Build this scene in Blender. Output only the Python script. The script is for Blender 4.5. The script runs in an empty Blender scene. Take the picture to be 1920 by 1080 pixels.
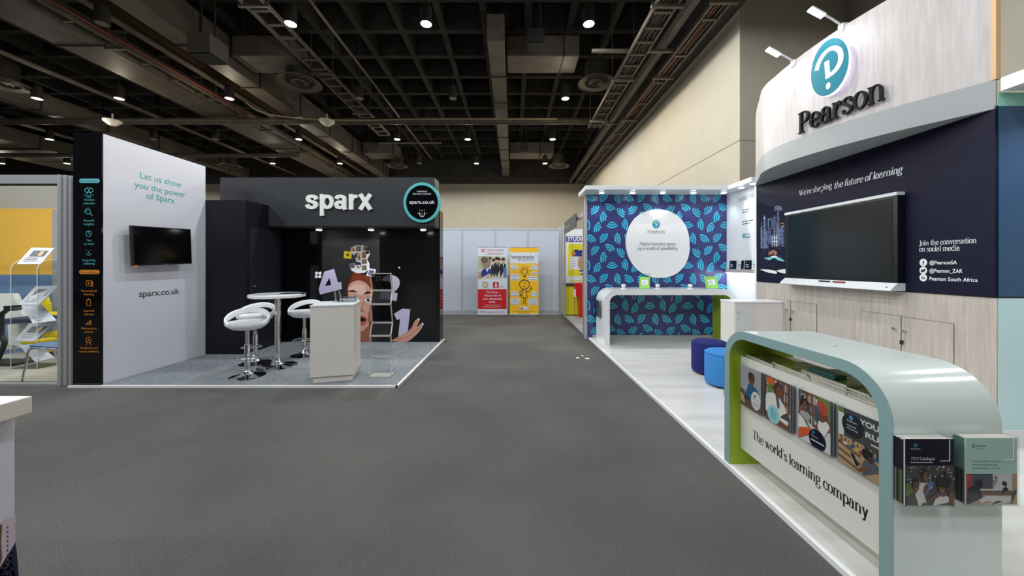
import bpy, bmesh, math, random
from mathutils import Vector, Matrix
random.seed(7)
scene = bpy.context.scene
COL = scene.collection
PI = math.pi
# ---------------------------------------------------------------- camera, world, exposure
F, CX, HY, H = 660.0, 962.0, 497.0, 1.49       # focal length in px, vanishing point, eye height
cam_d = bpy.data.cameras.new('camera')
cam_d.sensor_width = 36.0
cam_d.lens = 36.0 * F / 1920.0
cam_d.shift_x = -2.0 / 1920.0
cam_d.shift_y = -43.0 / 1920.0
cam_d.clip_start = 0.02
cam_d.clip_end = 200
cam = bpy.data.objects.new('camera', cam_d)
cam.location = (0, 0, H)
cam.rotation_euler = (PI / 2, 0, 0)
COL.objects.link(cam)
scene.camera = cam
world = bpy.data.worlds.new('hall_air')
scene.world = world
world.use_nodes = True
world.node_tree.nodes['Background'].inputs[0].default_value = (0.92, 0.93, 1.0, 1)
world.node_tree.nodes['Background'].inputs[1].default_value = 0.07
scene.view_settings.view_transform = 'Standard'
scene.view_settings.look = 'None'
scene.view_settings.exposure = 0.0
scene.view_settings.gamma = 1.0
scene.view_settings.use_curve_mapping = False
LAMP_W = 400.0          # watts of one ceiling downlight
BOOTH_W = 14.0          # watts of one booth downlight

# ---------------------------------------------------------------- small helpers
def R(d): return math.radians(d)
def lin(c):
    out = []
    for v in c[:3]:
        v = v / 255.0
        out.append(v / 12.92 if v <= 0.04045 else ((v + 0.055) / 1.055) ** 2.4)
    return tuple(out) + (1.0,)
def at(x, y, Y):
    return Vector(((x - CX) * Y / F, Y, H - (y - HY) * Y / F))
def zat(y, Y): return H - (y - HY) * Y / F
def xat(x, Y): return (x - CX) * Y / F

MATS = {}
def M(name, c=(200, 200, 200), rough=0.5, metal=0.0, spec=0.5, noise=0.0, scale=20.0, stretch=(1, 1, 1),
      emit=None, power=0.0, coat=0.0, bump=0.0, c2=None):
    if name in MATS: return MATS[name]
    m = bpy.data.materials.new(name)
    m.use_nodes = True
    nt = m.node_tree
    b = nt.nodes['Principled BSDF']
    b.inputs['Base Color'].default_value = lin(c)
    b.inputs['Roughness'].default_value = rough
    b.inputs['Metallic'].default_value = metal
    b.inputs['Specular IOR Level'].default_value = spec
    b.inputs['Coat Weight'].default_value = coat
    b.inputs['Coat Roughness'].default_value = 0.05
    if emit:
        b.inputs['Emission Color'].default_value = lin(emit)
        b.inputs['Emission Strength'].default_value = power
    if noise or bump or c2:
        tc = nt.nodes.new('ShaderNodeTexCoord')
        mp = nt.nodes.new('ShaderNodeMapping')
        mp.inputs['Scale'].default_value = stretch
        nz = nt.nodes.new('ShaderNodeTexNoise')
        nz.inputs['Scale'].default_value = scale
        nz.inputs['Detail'].default_value = 4
        nt.links.new(tc.outputs['Object'], mp.inputs[0])
        nt.links.new(mp.outputs[0], nz.inputs['Vector'])
        if noise or c2:
            rp = nt.nodes.new('ShaderNodeValToRGB')
            rp.color_ramp.elements[0].position = 0.3
            rp.color_ramp.elements[1].position = 0.7
            a = c2 if c2 else tuple(v * (1 - noise) for v in c)
            d = c if c2 else tuple(min(255, v * (1 + noise)) for v in c)
            rp.color_ramp.elements[0].color = lin(a)
            rp.color_ramp.elements[1].color = lin(d)
            nt.links.new(nz.outputs['Fac'], rp.inputs[0])
            nt.links.new(rp.outputs[0], b.inputs['Base Color'])
        if bump:
            bp = nt.nodes.new('ShaderNodeBump')
            bp.inputs['Strength'].default_value = bump
            bp.inputs['Distance'].default_value = 0.01
            nt.links.new(nz.outputs['Fac'], bp.inputs['Height'])
            nt.links.new(bp.outputs[0], b.inputs['Normal'])
    MATS[name] = m
    return m
def acrylic(name, tint=(248, 250, 251), gloss=0.04, rough=0.06):
    if name in MATS: return MATS[name]
    m = bpy.data.materials.new(name)
    m.use_nodes = True
    nt = m.node_tree
    nt.nodes.remove(nt.nodes['Principled BSDF'])
    out = nt.nodes['Material Output']
    t = nt.nodes.new('ShaderNodeBsdfTransparent'); t.inputs[0].default_value = lin(tint)
    g = nt.nodes.new('ShaderNodeBsdfGlossy'); g.inputs['Roughness'].default_value = rough
    lw = nt.nodes.new('ShaderNodeLayerWeight'); lw.inputs[0].default_value = 0.12
    mth = nt.nodes.new('ShaderNodeMath'); mth.operation = 'MULTIPLY_ADD'
    mth.inputs[1].default_value = 0.28; mth.inputs[2].default_value = gloss * 0.5
    mx = nt.nodes.new('ShaderNodeMixShader')
    nt.links.new(lw.outputs['Fresnel'], mth.inputs[0])
    nt.links.new(mth.outputs[0], mx.inputs[0])
    nt.links.new(t.outputs[0], mx.inputs[1]); nt.links.new(g.outputs[0], mx.inputs[2])
    nt.links.new(mx.outputs[0], out.inputs[0])
    MATS[name] = m
    return m
def carpet(name, cols, scale):
    m = bpy.data.materials.new(name); m.use_nodes = True
    nt = m.node_tree; b = nt.nodes['Principled BSDF']
    b.inputs['Roughness'].default_value = 0.95
    b.inputs['Specular IOR Level'].default_value = 0.15
    tc = nt.nodes.new('ShaderNodeTexCoord')
    n1 = nt.nodes.new('ShaderNodeTexNoise'); n1.inputs['Scale'].default_value = scale; n1.inputs['Detail'].default_value = 3
    n2 = nt.nodes.new('ShaderNodeTexNoise'); n2.inputs['Scale'].default_value = 0.9; n2.inputs['Detail'].default_value = 3
    n3 = nt.nodes.new('ShaderNodeTexNoise'); n3.inputs['Scale'].default_value = scale * 0.35; n3.inputs['Detail'].default_value = 2
    r1 = nt.nodes.new('ShaderNodeValToRGB')
    el = r1.color_ramp.elements
    el[0].position = 0.30; el[0].color = lin(cols[0])
    el[1].position = 0.70; el[1].color = lin(cols[-1])
    for i, c in enumerate(cols[1:-1]):
        e = el.new(0.30 + 0.40 * (i + 1) / (len(cols) - 1)); e.color = lin(c)
    mx = nt.nodes.new('ShaderNodeMix'); mx.data_type = 'RGBA'; mx.blend_type = 'MULTIPLY'
    mx.inputs[0].default_value = 1.0
    r2 = nt.nodes.new('ShaderNodeValToRGB')
    r2.color_ramp.elements[0].position = 0.35; r2.color_ramp.elements[0].color = (0.80, 0.80, 0.82, 1)
    r2.color_ramp.elements[1].position = 0.65; r2.color_ramp.elements[1].color = (1.05, 1.03, 1.0, 1)
    mx2 = nt.nodes.new('ShaderNodeMix'); mx2.data_type = 'FLOAT'; mx2.inputs[0].default_value = 0.4
    for n in (n1, n2, n3): nt.links.new(tc.outputs['Object'], n.inputs['Vector'])
    nt.links.new(n1.outputs['Fac'], mx2.inputs[2]); nt.links.new(n3.outputs['Fac'], mx2.inputs[3])
    nt.links.new(mx2.outputs[0], r1.inputs[0]); nt.links.new(n2.outputs['Fac'], r2.inputs[0])
    nt.links.new(r1.outputs[0], mx.inputs[6]); nt.links.new(r2.outputs[0], mx.inputs[7])
    nt.links.new(mx.outputs[2], b.inputs['Base Color'])
    bp = nt.nodes.new('ShaderNodeBump'); bp.inputs['Strength'].default_value = 0.3; bp.inputs['Distance'].default_value = 0.004
    nt.links.new(n1.outputs['Fac'], bp.inputs['Height']); nt.links.new(bp.outputs[0], b.inputs['Normal'])
    MATS[name] = m
    return m
def wood(name, c1, c2, axis_scale, rough=0.45):
    m = bpy.data.materials.new(name); m.use_nodes = True
    nt = m.node_tree; b = nt.nodes['Principled BSDF']
    b.inputs['Roughness'].default_value = rough
    tc = nt.nodes.new('ShaderNodeTexCoord'); mp = nt.nodes.new('ShaderNodeMapping')
    mp.inputs['Scale'].default_value = axis_scale
    nz = nt.nodes.new('ShaderNodeTexNoise'); nz.inputs['Scale'].default_value = 5; nz.inputs['Detail'].default_value = 6
    nz.inputs['Distortion'].default_value = 0.6
    rp = nt.nodes.new('ShaderNodeValToRGB')
    rp.color_ramp.elements[0].position = 0.25; rp.color_ramp.elements[0].color = lin(c1)
    rp.color_ramp.elements[1].position = 0.75; rp.color_ramp.elements[1].color = lin(c2)
    nt.links.new(tc.outputs['Object'], mp.inputs[0]); nt.links.new(mp.outputs[0], nz.inputs['Vector'])
    nt.links.new(nz.outputs['Fac'], rp.inputs[0]); nt.links.new(rp.outputs[0], b.inputs['Base Color'])
    MATS[name] = m
    return m

def wm(o):
    m = Matrix.Translation(o.location) @ o.rotation_euler.to_matrix().to_4x4()
    return wm(o.parent) @ m if o.parent else m
def tag(o, label=None, cat=None, group=None, kind=None):
    if label: o['label'] = label
    if cat: o['category'] = cat
    if group: o['group'] = group
    if kind: o['kind'] = kind
    return o
def thing(name, label, cat, loc=(0, 0, 0), rotz=0.0, group=None):
    o = bpy.data.objects.new(name, None)
    o.empty_display_size = 0.1
    o.location = loc; o.rotation_euler = (0, 0, rotz)
    COL.objects.link(o)
    return tag(o, label, cat, group)

class MB:
    """collects shapes in world coordinates into one mesh"""
    def __init__(s): s.v = []; s.f = []; s.m = []; s.T = None
    def add(s, vs, fs, mi=0):
        n = len(s.v)
        for p in vs:
            p = Vector(p)
            s.v.append(s.T @ p if s.T else p)
        for f in fs:
            s.f.append([n + i for i in f]); s.m.append(mi)
        return s
    def box(s, x0, x1, y0, y1, z0, z1, mi=0, bev=0.0):
        if x0 > x1: x0, x1 = x1, x0
        if y0 > y1: y0, y1 = y1, y0
        if z0 > z1: z0, z1 = z1, z0
        bev = min(bev, 0.45 * min(x1 - x0, y1 - y0, z1 - z0))
        if bev <= 0:
            vs = [(x, y, z) for z in (z0, z1) for y in (y0, y1) for x in (x0, x1)]
            return s.add(vs, [(0, 2, 3, 1), (4, 5, 7, 6), (0, 1, 5, 4), (2, 6, 7, 3), (0, 4, 6, 2), (1, 3, 7, 5)], mi)
        bm = bmesh.new()
        bmesh.ops.create_cube(bm, size=1)
        for q in bm.verts:
            q.co = Vector(((x0 + x1) / 2 + q.co.x * (x1 - x0), (y0 + y1) / 2 + q.co.y * (y1 - y0), (z0 + z1) / 2 + q.co.z * (z1 - z0)))
        bmesh.ops.bevel(bm, geom=bm.edges[:], offset=bev, segments=2, profile=0.5, affect='EDGES')
        bm.verts.index_update()
        s.add([q.co.copy() for q in bm.verts], [[q.index for q in f.verts] for f in bm.faces], mi)
        bm.free(); return s
    def cyl(s, p0, p1, r0, r1=None, n=20, mi=0, caps=True):
        r1 = r0 if r1 is None else r1
        p0 = Vector(p0); p1 = Vector(p1); d = (p1 - p0).normalized()
        a = d.orthogonal().normalized(); b = d.cross(a)
        vs = []
        for p, r in ((p0, r0), (p1, r1)):
            for i in range(n):
                t = 2 * PI * i / n
                vs.append(p + a * (r * math.cos(t)) + b * (r * math.sin(t)))
        fs = [(i, (i + 1) % n, n + (i + 1) % n, n + i) for i in range(n)]
        if caps: fs += [tuple(range(n - 1, -1, -1)), tuple(range(n, 2 * n))]
        return s.add(vs, fs, mi)
    def lathe(s, prof, c=(0, 0, 0), n=32, mi=0, sx=1, sy=1, caps=True):
        c = Vector(c); vs = []
        for r, z in prof:
            for i in range(n):
                t = 2 * PI * i / n
                vs.append(c + Vector((r * math.cos(t) * sx, r * math.sin(t) * sy, z)))
        fs = []
        for k in range(len(prof) - 1):
            for i in range(n):
                j = (i + 1) % n
                fs.append((k * n + i, k * n + j, (k + 1) * n + j, (k + 1) * n + i))
        if caps:
            fs.append(tuple(range(n - 1, -1, -1)))
            fs.append(tuple((len(prof) - 1) * n + i for i in range(n)))
        return s.add(vs, fs, mi)
    def tube(s, pts, r, n=8, mi=0, closed=False):
        pts = [Vector(p) for p in pts]; K = len(pts); vs = []; prev = None
        for k, p in enumerate(pts):
            if closed: d = pts[(k + 1) % K] - pts[k - 1]
            else: d = pts[min(k + 1, K - 1)] - pts[max(k - 1, 0)]
            d.normalize()
            a = d.orthogonal().normalized() if prev is None else (prev - d * prev.dot(d)).normalized()
            prev = a; b = d.cross(a)
            for i in range(n):
                t = 2 * PI * i / n
                vs.append(p + a * (r * math.cos(t)) + b * (r * math.sin(t)))
        fs = []
        for k in range(K if closed else K - 1):
            k2 = (k + 1) % K
            for i in range(n):
                j = (i + 1) % n
                fs.append((k * n + i, k * n + j, k2 * n + j, k2 * n + i))
        if not closed: fs += [tuple(range(n - 1, -1, -1)), tuple((K - 1) * n + i for i in range(n))]
        return s.add(vs, fs, mi)
    def prism(s, pts, d, mi=0):
        """closed polygon (3D points) pushed along vector d"""
        d = Vector(d); n = len(pts)
        vs = [Vector(p) for p in pts] + [Vector(p) + d for p in pts]
        fs = [tuple(range(n - 1, -1, -1)), tuple(range(n, 2 * n))] + [(i, (i + 1) % n, n + (i + 1) % n, n + i) for i in range(n)]
        return s.add(vs, fs, mi)
    def islands(s):
        par = list(range(len(s.v)))
        def find(i):
            while par[i] != i: par[i] = par[par[i]]; i = par[i]
            return i
        for f in s.f:
            for i in f[1:]: par[find(i)] = find(f[0])
        groups = {}
        for k, f in enumerate(s.f): groups.setdefault(find(f[0]), []).append(k)
        for fs in groups.values():
            mb = MB(); ids = sorted({i for k in fs for i in s.f[k]}); re = {i: n for n, i in enumerate(ids)}
            mb.v = [s.v[i] for i in ids]; mb.f = [[re[i] for i in s.f[k]] for k in fs]; mb.m = [s.m[k] for k in fs]
            yield mb
    def link(s, name, mats, parent=None, label=None, smooth=None, keep=False, split=False):
        if split:
            for mb in s.islands(): o = mb.link(name, mats, parent, label, smooth)
            return o
        me = bpy.data.meshes.new(name)
        if parent is not None: iv = wm(parent).inverted()
        elif keep or not s.v: iv = Matrix.Identity(4)
        else:
            lo = [min(p[i] for p in s.v) for i in range(3)]; hi = [max(p[i] for p in s.v) for i in range(3)]
            base = Vector(((lo[0] + hi[0]) / 2, (lo[1] + hi[1]) / 2, lo[2]))
            iv = Matrix.Translation(-base)
        me.from_pydata([iv @ p for p in s.v], [], s.f)
        for m in (mats if isinstance(mats, (list, tuple)) else [mats]): me.materials.append(m)
        me.polygons.foreach_set('material_index', s.m)
        bm = bmesh.new(); bm.from_mesh(me)
        if not getattr(s, 'flat', False): bmesh.ops.recalc_face_normals(bm, faces=bm.faces[:])
        bm.to_mesh(me); bm.free()
        if smooth:
            me.shade_smooth(); me.set_sharp_from_angle(angle=R(smooth))
        me.update()
        o = bpy.data.objects.new(name, me)
        if parent is not None: o.parent = parent
        elif not keep and s.v: o.location = base
        COL.objects.link(o)
        if label: o['label'] = label
        return o
def struct(name, mb, mats, smooth=None):
    o = mb.link(name, mats, None, None, smooth, keep=True); o['kind'] = 'structure'; return o
def copy_tree(o, parent=None):
    c = o.copy(); COL.objects.link(c)
    if parent is not None: c.parent = parent
    for ch in list(o.children): copy_tree(ch, c)
    return c

# ---------------------------------------------------------------- lettering
def pen_strip(pts, w_of):
    out = []
    L = []; Rr = []
    n = len(pts)
    for i, p in enumerate(pts):
        a = pts[max(i - 1, 0)]; b = pts[min(i + 1, n - 1)]
        dx, dy = b[0] - a[0], b[1] - a[1]
        l = math.hypot(dx, dy) or 1
        w = w_of(dx / l, dy / l) / 2
        L.append((p[0] - dy / l * w, p[1] + dx / l * w)); Rr.append((p[0] + dy / l * w, p[1] - dx / l * w))
    for i in range(n - 1): out.append([L[i], Rr[i], Rr[i + 1], L[i + 1]])
    return out
def ell(cx, cy, rx, ry, a0, a1, n=None):
    n = n or max(5, int(abs(a1 - a0) / 18))
    return [(cx + rx * math.cos(R(a0 + (a1 - a0) * i / n)), cy + ry * math.sin(R(a0 + (a1 - a0) * i / n))) for i in range(n + 1)]
def spline(P, k=5):
    out = []
    for i in range(len(P) - 1):
        p0 = P[max(i - 1, 0)]; p1 = P[i]; p2 = P[i + 1]; p3 = P[min(i + 2, len(P) - 1)]
        for j in range(k):
            t = j / k
            out.append(tuple(0.5 * (2 * p1[d] + (p2[d] - p0[d]) * t + (2 * p0[d] - 5 * p1[d] + 4 * p2[d] - p3[d]) * t * t
                                    + (3 * p1[d] - p0[d] - 3 * p2[d] + p3[d]) * t ** 3) for d in range(len(p1))))
    out.append(tuple(P[-1]))
    return out
# serif alphabet: ('e', ellipse arc) ('l', straight, width) ('s', serif x0 x1 y) ('b', ball) ('p', spline)
SERIF = {
 'a': (10, [('l', 7.2, 0.6, 7.2, 7, 0), ('e', 4.7, 7, 2.5, 2.9, 0, 165), ('b', 2.6, 7.2, 1.1), ('e', 4.2, 2.9, 3.1, 2.9, 0, 360), ('s', 7, 9.4, 0.3)]),
 'b': (10.6, [('l', 2.2, 0, 2.2, 15, 0), ('e', 5.7, 5, 3.6, 5, 0, 360), ('s', 0.2, 2.6, 15)]),
 'c': (9, [('e', 5, 5, 3.9, 5, 40, 325), ('b', 7.5, 7.9, 1.3)]),
 'd': (11, [('l', 8, 0, 8, 15, 0), ('e', 4.7, 5, 3.6, 5, 0, 360), ('s', 5.9, 8.4, 15), ('s', 7.6, 10.2, 0.3)]),
 'e': (9.4, [('e', 4.9, 5, 3.8, 5, 0, 325), ('l', 1.2, 5.2, 8.9, 5.2, 0)]),
 'f': (6.4, [('l', 2.8, 0, 2.8, 12.2, 0), ('e', 5.4, 12.2, 2.6, 3, 180, 45), ('b', 7, 13.6, 1.2), ('s', 0.6, 5.6, 9.9), ('s', 0.8, 5.2, 0.3)]),
 'g': (9.8, [('e', 4.5, 6.6, 3.2, 3.3, 0, 360), ('e', 4.7, -2.2, 4, 2.5, 0, 360), ('p', (3, 3.4), (1.8, 2), (3.4, 0.6), (6.6, 0.2)), ('b', 8.3, 9.4, 1.1), ('l', 6.4, 8.9, 8.3, 9.8, .7)]),
 'h': (11.4, [('l', 2.2, 0, 2.2, 15, 0), ('e', 5.4, 6.4, 3.2, 3.5, 175, 0), ('l', 8.6, 6.4, 8.6, 0, 0), ('s', 0.2, 2.6, 15), ('s', 0.2, 4.2, 0.3), ('s', 6.6, 10.7, 0.3)]),
 'i': (5, [('l', 2.4, 0, 2.4, 10, 0), ('b', 2.3, 13.4, 1.4), ('s', 0.4, 2.8, 9.8), ('s', 0.4, 4.5, 0.3)]),
 'k': (10.4, [('l', 2.2, 0, 2.2, 15, 0), ('l', 2.6, 4, 7.6, 9.8, .8), ('l', 4.2, 6, 8.4, 0, 2.3), ('s', 0.2, 2.6, 15), ('s', 0.2, 4.2, 0.3), ('s', 6.6, 10, 0.3), ('s', 5.8, 9.4, 9.8)]),
 'l': (5, [('l', 2.4, 0, 2.4, 15, 0), ('s', 0.4, 2.8, 15), ('s', 0.4, 4.5, 0.3)]),
 'm': (17, [('l', 2.2, 0, 2.2, 10, 0), ('e', 5.1, 6.4, 2.9, 3.5, 175, 0), ('l', 8, 6.4, 8, 0, 0), ('e', 11, 6.4, 3, 3.5, 175, 0), ('l', 14, 6.4, 14, 0, 0), ('s', 0.2, 2.6, 9.8), ('s', 0.2, 4.2, 0.3), ('s', 6.2, 10, 0.3), ('s', 12.2, 16.2, 0.3)]),
 'n': (11.4, [('l', 2.2, 0, 2.2, 10, 0), ('e', 5.4, 6.4, 3.2, 3.5, 175, 0), ('l', 8.6, 6.4, 8.6, 0, 0), ('s', 0.2, 2.6, 9.8), ('s', 0.2, 4.2, 0.3), ('s', 6.6, 10.7, 0.3)]),
 'o': (10, [('e', 5, 5, 3.9, 5, 0, 360)]),
 'p': (10.6, [('l', 2.2, -5, 2.2, 10, 0), ('e', 5.7, 5, 3.6, 5, 0, 360), ('s', 0.2, 2.6, 9.8), ('s', 0.2, 4.4, -4.8)]),
 'r': (7.6, [('l', 2.2, 0, 2.2, 10, 0), ('p', (2.6, 6), (3.8, 8.8), (5.6, 9.6)), ('b', 6, 8.7, 1.35), ('s', 0.2, 2.6, 9.8), ('s', 0.2, 4.6, 0.3)]),
 's': (8, [('p', (6.7, 7.6), (6, 9.3), (4, 9.8), (1.7, 8.6), (2, 6.4), (4, 5.1), (6.4, 3.7), (6.5, 1.5), (4.2, 0.2), (1.9, 0.8), (1.1, 2.6)), ('l', 2.2, 6.6, 6, 3.6, 2.0), ('l', 6.7, 9.8, 6.7, 6.8, .7), ('l', 1.1, 0.2, 1.1, 3.2, .7)]),
 't': (6.6, [('l', 2.8, 1.8, 2.8, 13, 0), ('e', 4.6, 2, 1.8, 1.9, 180, 330), ('s', 0.4, 5.8, 9.8)]),
 'u': (11.4, [('l', 2.4, 10, 2.4, 3.4, 0), ('e', 5.4, 3.4, 3, 3.3, 180, 350), ('l', 8.6, 10, 8.6, 0, 0), ('s', 0.4, 2.8, 9.8), ('s', 6.6, 9, 9.8), ('s', 8.2, 10.8, 0.3)]),
 'v': (9.8, [('l', 1.6, 9.8, 5.2, 0, 2.4), ('l', 5, 0, 8.3, 9.8, .8), ('s', 0, 4, 9.8), ('s', 6.4, 9.8, 9.8)]),
 'w': (14.4, [('l', 1.6, 9.8, 4.8, 0, 2.4), ('l', 4.6, 0, 7.4, 9.8, .8), ('l', 6.6, 9.8, 10, 0, 2.4), ('l', 9.8, 0, 12.9, 9.8, .8), ('s', 0, 4, 9.8), ('s', 5.4, 8.6, 9.8), ('s', 11.2, 14.4, 9.8)]),
 'y': (9.8, [('l', 1.6, 9.8, 5.2, 0, 2.4), ('p', (8.3, 9.8), (5.2, 0.6), (4, -3.4), (2.2, -4.4)), ('b', 1.8, -3.6, 1.3), ('s', 0, 4, 9.8), ('s', 6.4, 9.8, 9.8)]),
 "'": (3.4, [('b', 1.6, 13.8, 1.2), ('l', 2, 13.8, 1.2, 11, .8)]),
 'P': (11.6, [('l', 2.8, 0, 2.8, 14.4, 0), ('l', 2.8, 14.1, 5.6, 14.1, 0), ('l', 2.8, 6.9, 5.6, 6.9, 0), ('e', 5.6, 10.5, 4.2, 3.6, 90, -90), ('s', 0.4, 5.4, 0.3), ('s', 0.4, 3, 14.1)]),
 'T': (12.4, [('l', 6.1, 0, 6.1, 14.4, 0), ('s', 0.6, 11.6, 14.1), ('l', 0.9, 14.2, 0.9, 11, .7), ('l', 11.3, 14.2, 11.3, 11, .7), ('s', 3.6, 8.6, 0.3)]),
 'W': (19, [('l', 2, 14.1, 6.2, 0, 2.5), ('l', 6, 0, 9.6, 14.1, .8), ('l', 8.8, 14.1, 13, 0, 2.5), ('l', 12.8, 0, 16.8, 14.1, .8), ('s', 0, 4.6, 14.1), ('s', 6.8, 11.2, 14.1), ('s', 14.8, 18.8, 14.1)]),
 'L': (10.6, [('l', 2.8, 0, 2.8, 14.4, 0), ('s', 0.4, 9.6, 0.3), ('l', 9.3, 0.2, 9.3, 3.6, .7), ('s', 0.4, 5.4, 14.1)]),
 'S': (10, [('p', (8.4, 11), (7.4, 13.4), (5, 14.2), (2.2, 12.8), (2.2, 9.8), (5, 7.6), (8, 5.6), (8.2, 2.2), (5.2, 0.2), (2.4, 0.9), (1.2, 3.6)), ('l', 2.8, 9.4, 7.6, 5.4, 2.2)]),
 'J': (7.4, [('l', 4.6, 14.4, 4.6, 1, 0), ('e', 2.4, 1, 2.2, 4, 0, -140), ('b', 1, -1.6, 1.3), ('s', 2.2, 7.2, 14.1)]),
 'D': (13, [('l', 2.8, 0, 2.8, 14.4, 0), ('e', 4, 7.2, 7.6, 6.9, 90, -90), ('l', 1, 14.1, 4, 14.1, 0), ('l', 1, .3, 4, .3, 0)]),
 'V': (13, [('l', 2, 14.1, 6.6, 0, 2.5), ('l', 6.4, 0, 11, 14.1, .8), ('s', 0, 4.6, 14.1), ('s', 9, 13, 14.1)]),
 'E': (11, [('l', 2.8, 0, 2.8, 14.4, 0), ('s', 0.4, 9.6, 0.3), ('s', 0.4, 9.4, 14.1), ('s', 3, 7.4, 7.3), ('l', 9.2, 14.1, 9.2, 11.2, .7), ('l', 9.5, .2, 9.5, 3.4, .7)]),
 'C': (12, [('e', 6.6, 7.2, 5.4, 7, 45, 320), ('l', 10.8, 14, 10.8, 10, .7)]),
 '-': (6, [('l', 1, 5, 5, 5, 1)]),
}
def serif_polys(text, weight=1.0, shear=0.0):
    """convex pieces of a line of serif letters, one list per letter, in font units; and the width"""
    x = 0.0; letters = []
    def w_of(dx, dy): return 0.75 * (0.6 + 0.4 * weight) + (2.45 * weight - 0.75) * abs(dy) ** 1.6
    for ch in text:
        if ch == ' ': x += 5.0; continue
        adv, parts = SERIF[ch]
        ps = []
        for p in parts:
            k = p[0]
            if k == 'l':
                w = p[5] * weight if p[5] else 0
                ps += pen_strip([(p[1], p[2]), (p[3], p[4])], (lambda dx, dy, w=w: w) if w else w_of)
            elif k == 'e': ps += pen_strip(ell(*p[1:]), w_of)
            elif k == 'p': ps += pen_strip(spline(list(p[1:]), 4), w_of)
            elif k == 's': ps.append([(p[1], p[3] - .35), (p[2], p[3] - .35), (p[2], p[3] + .35), (p[1], p[3] + .35)])
            elif k == 'b': ps.append(ell(p[1], p[2], p[3], p[3], 0, 324, 9))
        letters.append([[(x + a + shear * b, b) for a, b in q] for q in ps])
        x += adv
    return letters, x
_TXT = {}
def sans_tris(text, bold=0.0, shear=0.0, extrude=0.0):
    key = (text, bold, shear, extrude)
    if key in _TXT: return _TXT[key]
    cu = bpy.data.curves.new('letters', 'FONT')
    cu.body = text; cu.size = 1.0; cu.offset = bold; cu.shear = shear; cu.extrude = extrude
    cu.resolution_u = 3
    ob = bpy.data.objects.new('letters', cu); COL.objects.link(ob)
    dg = bpy.context.evaluated_depsgraph_get()
    me = bpy.data.meshes.new_from_object(ob.evaluated_get(dg))
    vs = [tuple(v.co) for v in me.vertices]; fs = [tuple(p.vertices) for p in me.polygons]
    bpy.data.objects.remove(ob); bpy.data.curves.remove(cu); bpy.data.meshes.remove(me)
    _TXT[key] = (vs, fs)
    return vs, fs

class Art:
    """flat printed artwork on a plane (o, u, v): every colour is a face a hair in front of the last"""
    def __init__(s, o, u, v, eps=0.0001, fn=None):
        s.o = Vector(o); s.u = Vector(u).normalized(); s.v = Vector(v).normalized(); s.n = s.u.cross(s.v).normalized()
        s.eps = eps; s.lay = 1; s.vs = []; s.fs = []; s.ms = []; s.mats = []; s.fn = fn; s.clip = None
        if (Vector((0, 0, H)) - s.o).dot(s.n) < 0: s.n = -s.n
    def at(s, a, b, d): return s.fn(a, b, d) if s.fn else s.o + s.u * a + s.v * b + s.n * d
    def px(s, x, y):
        """photo position -> place on this plane"""
        r = Vector(((x - CX) / F, 1, -(y - HY) / F)); c = Vector((0, 0, H))
        t = (s.o - c).dot(s.n) / r.dot(s.n); p = c + r * t - s.o
        return (p.dot(s.u), p.dot(s.v))
    def _mi(s, m):
        if m not in s.mats: s.mats.append(m)
        return s.mats.index(m)
    def raw(s, polys, mat, up=True):
        if up: s.lay += 1
        d = s.lay * s.eps; mi = s._mi(mat)
        for p in polys:
            if s.clip:
                cx = sum(q[0] for q in p) / len(p); cy = sum(q[1] for q in p) / len(p)
                if not (s.clip[0] < cx < s.clip[1] and s.clip[2] < cy < s.clip[3]): continue
            n = len(s.vs)
            s.vs += [s.at(a, b, d) for a, b in p]; s.fs.append(list(range(n, n + len(p)))); s.ms.append(mi)
        return s
    def poly(s, pts, mat, px=False, up=True):
        if px: pts = [s.px(*p) for p in pts]
        return s.raw([pts], mat, up)
    def rect(s, x0, y0, x1, y1, mat, px=False): return s.poly([(x0, y0), (x1, y0), (x1, y1), (x0, y1)], mat, px)
    def disc(s, cx, cy, rx, ry, mat, px=False, a0=0, a1=360, n=28): return s.poly(ell(cx, cy, rx, ry, a0, a1 - (360 / n if a1 - a0 == 360 else 0), n), mat, px)
    def line(s, pts, w, mat, px=False, up=True, sm=False):
        if px: pts = [s.px(*p) for p in pts]
        if sm: pts = spline(pts, 5)
        return s.raw(pen_strip(pts, lambda a, b: w), mat, up)
    def blob(s, pts, mat, px=False):
        pts = list(pts)
        if px: pts = [s.px(*p) for p in pts]
        P = pts[-2:] + pts + pts[:2]
        sp = spline(P, 4)[8:-8] if len(pts) > 3 else pts
        return s.raw([sp[:-4] if len(sp) > 8 else sp], mat)
    def serif(s, text, x, y, cap, mat, width=None, weight=1.0, shear=0.0, align='l'):
        letters, w = serif_polys(text, weight, shear)
        ky = cap / 14.4; kx = width / w if width else ky
        if align == 'c': x -= w * kx / 2
        return s.raw([[(x + a * kx, y + b * ky) for a, b in q] for l in letters for q in l], mat)
    def sans(s, text, x, y, cap, mat, width=None, bold=0.0, shear=0.0, align='l'):
        vs, fs = sans_tris(text, bold, shear)
        x0 = min(v[0] for v in vs); x1 = max(v[0] for v in vs)
        ky = cap / 0.70; kx = width / (x1 - x0) if width else ky
        if align == 'c': x -= (x1 - x0) * kx / 2
        return s.raw([[(x + (vs[i][0] - x0) * kx, y + vs[i][1] * ky) for i in f] for f in fs], mat)
    def text_px(s, kind, text, p0, p1, cap, mat, **k):
        a = s.px(*p0); b = s.px(*p1)
        return (s.serif if kind == 'serif' else s.sans)(text, a[0], a[1], cap, mat, width=b[0] - a[0], **k)
    def link(s, name, parent, label=None):
        mb = MB(); mb.v = [Vector(p) for p in s.vs]; mb.f = s.fs; mb.m = s.ms; mb.flat = True
        return mb.link(name, s.mats, parent, label)
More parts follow.
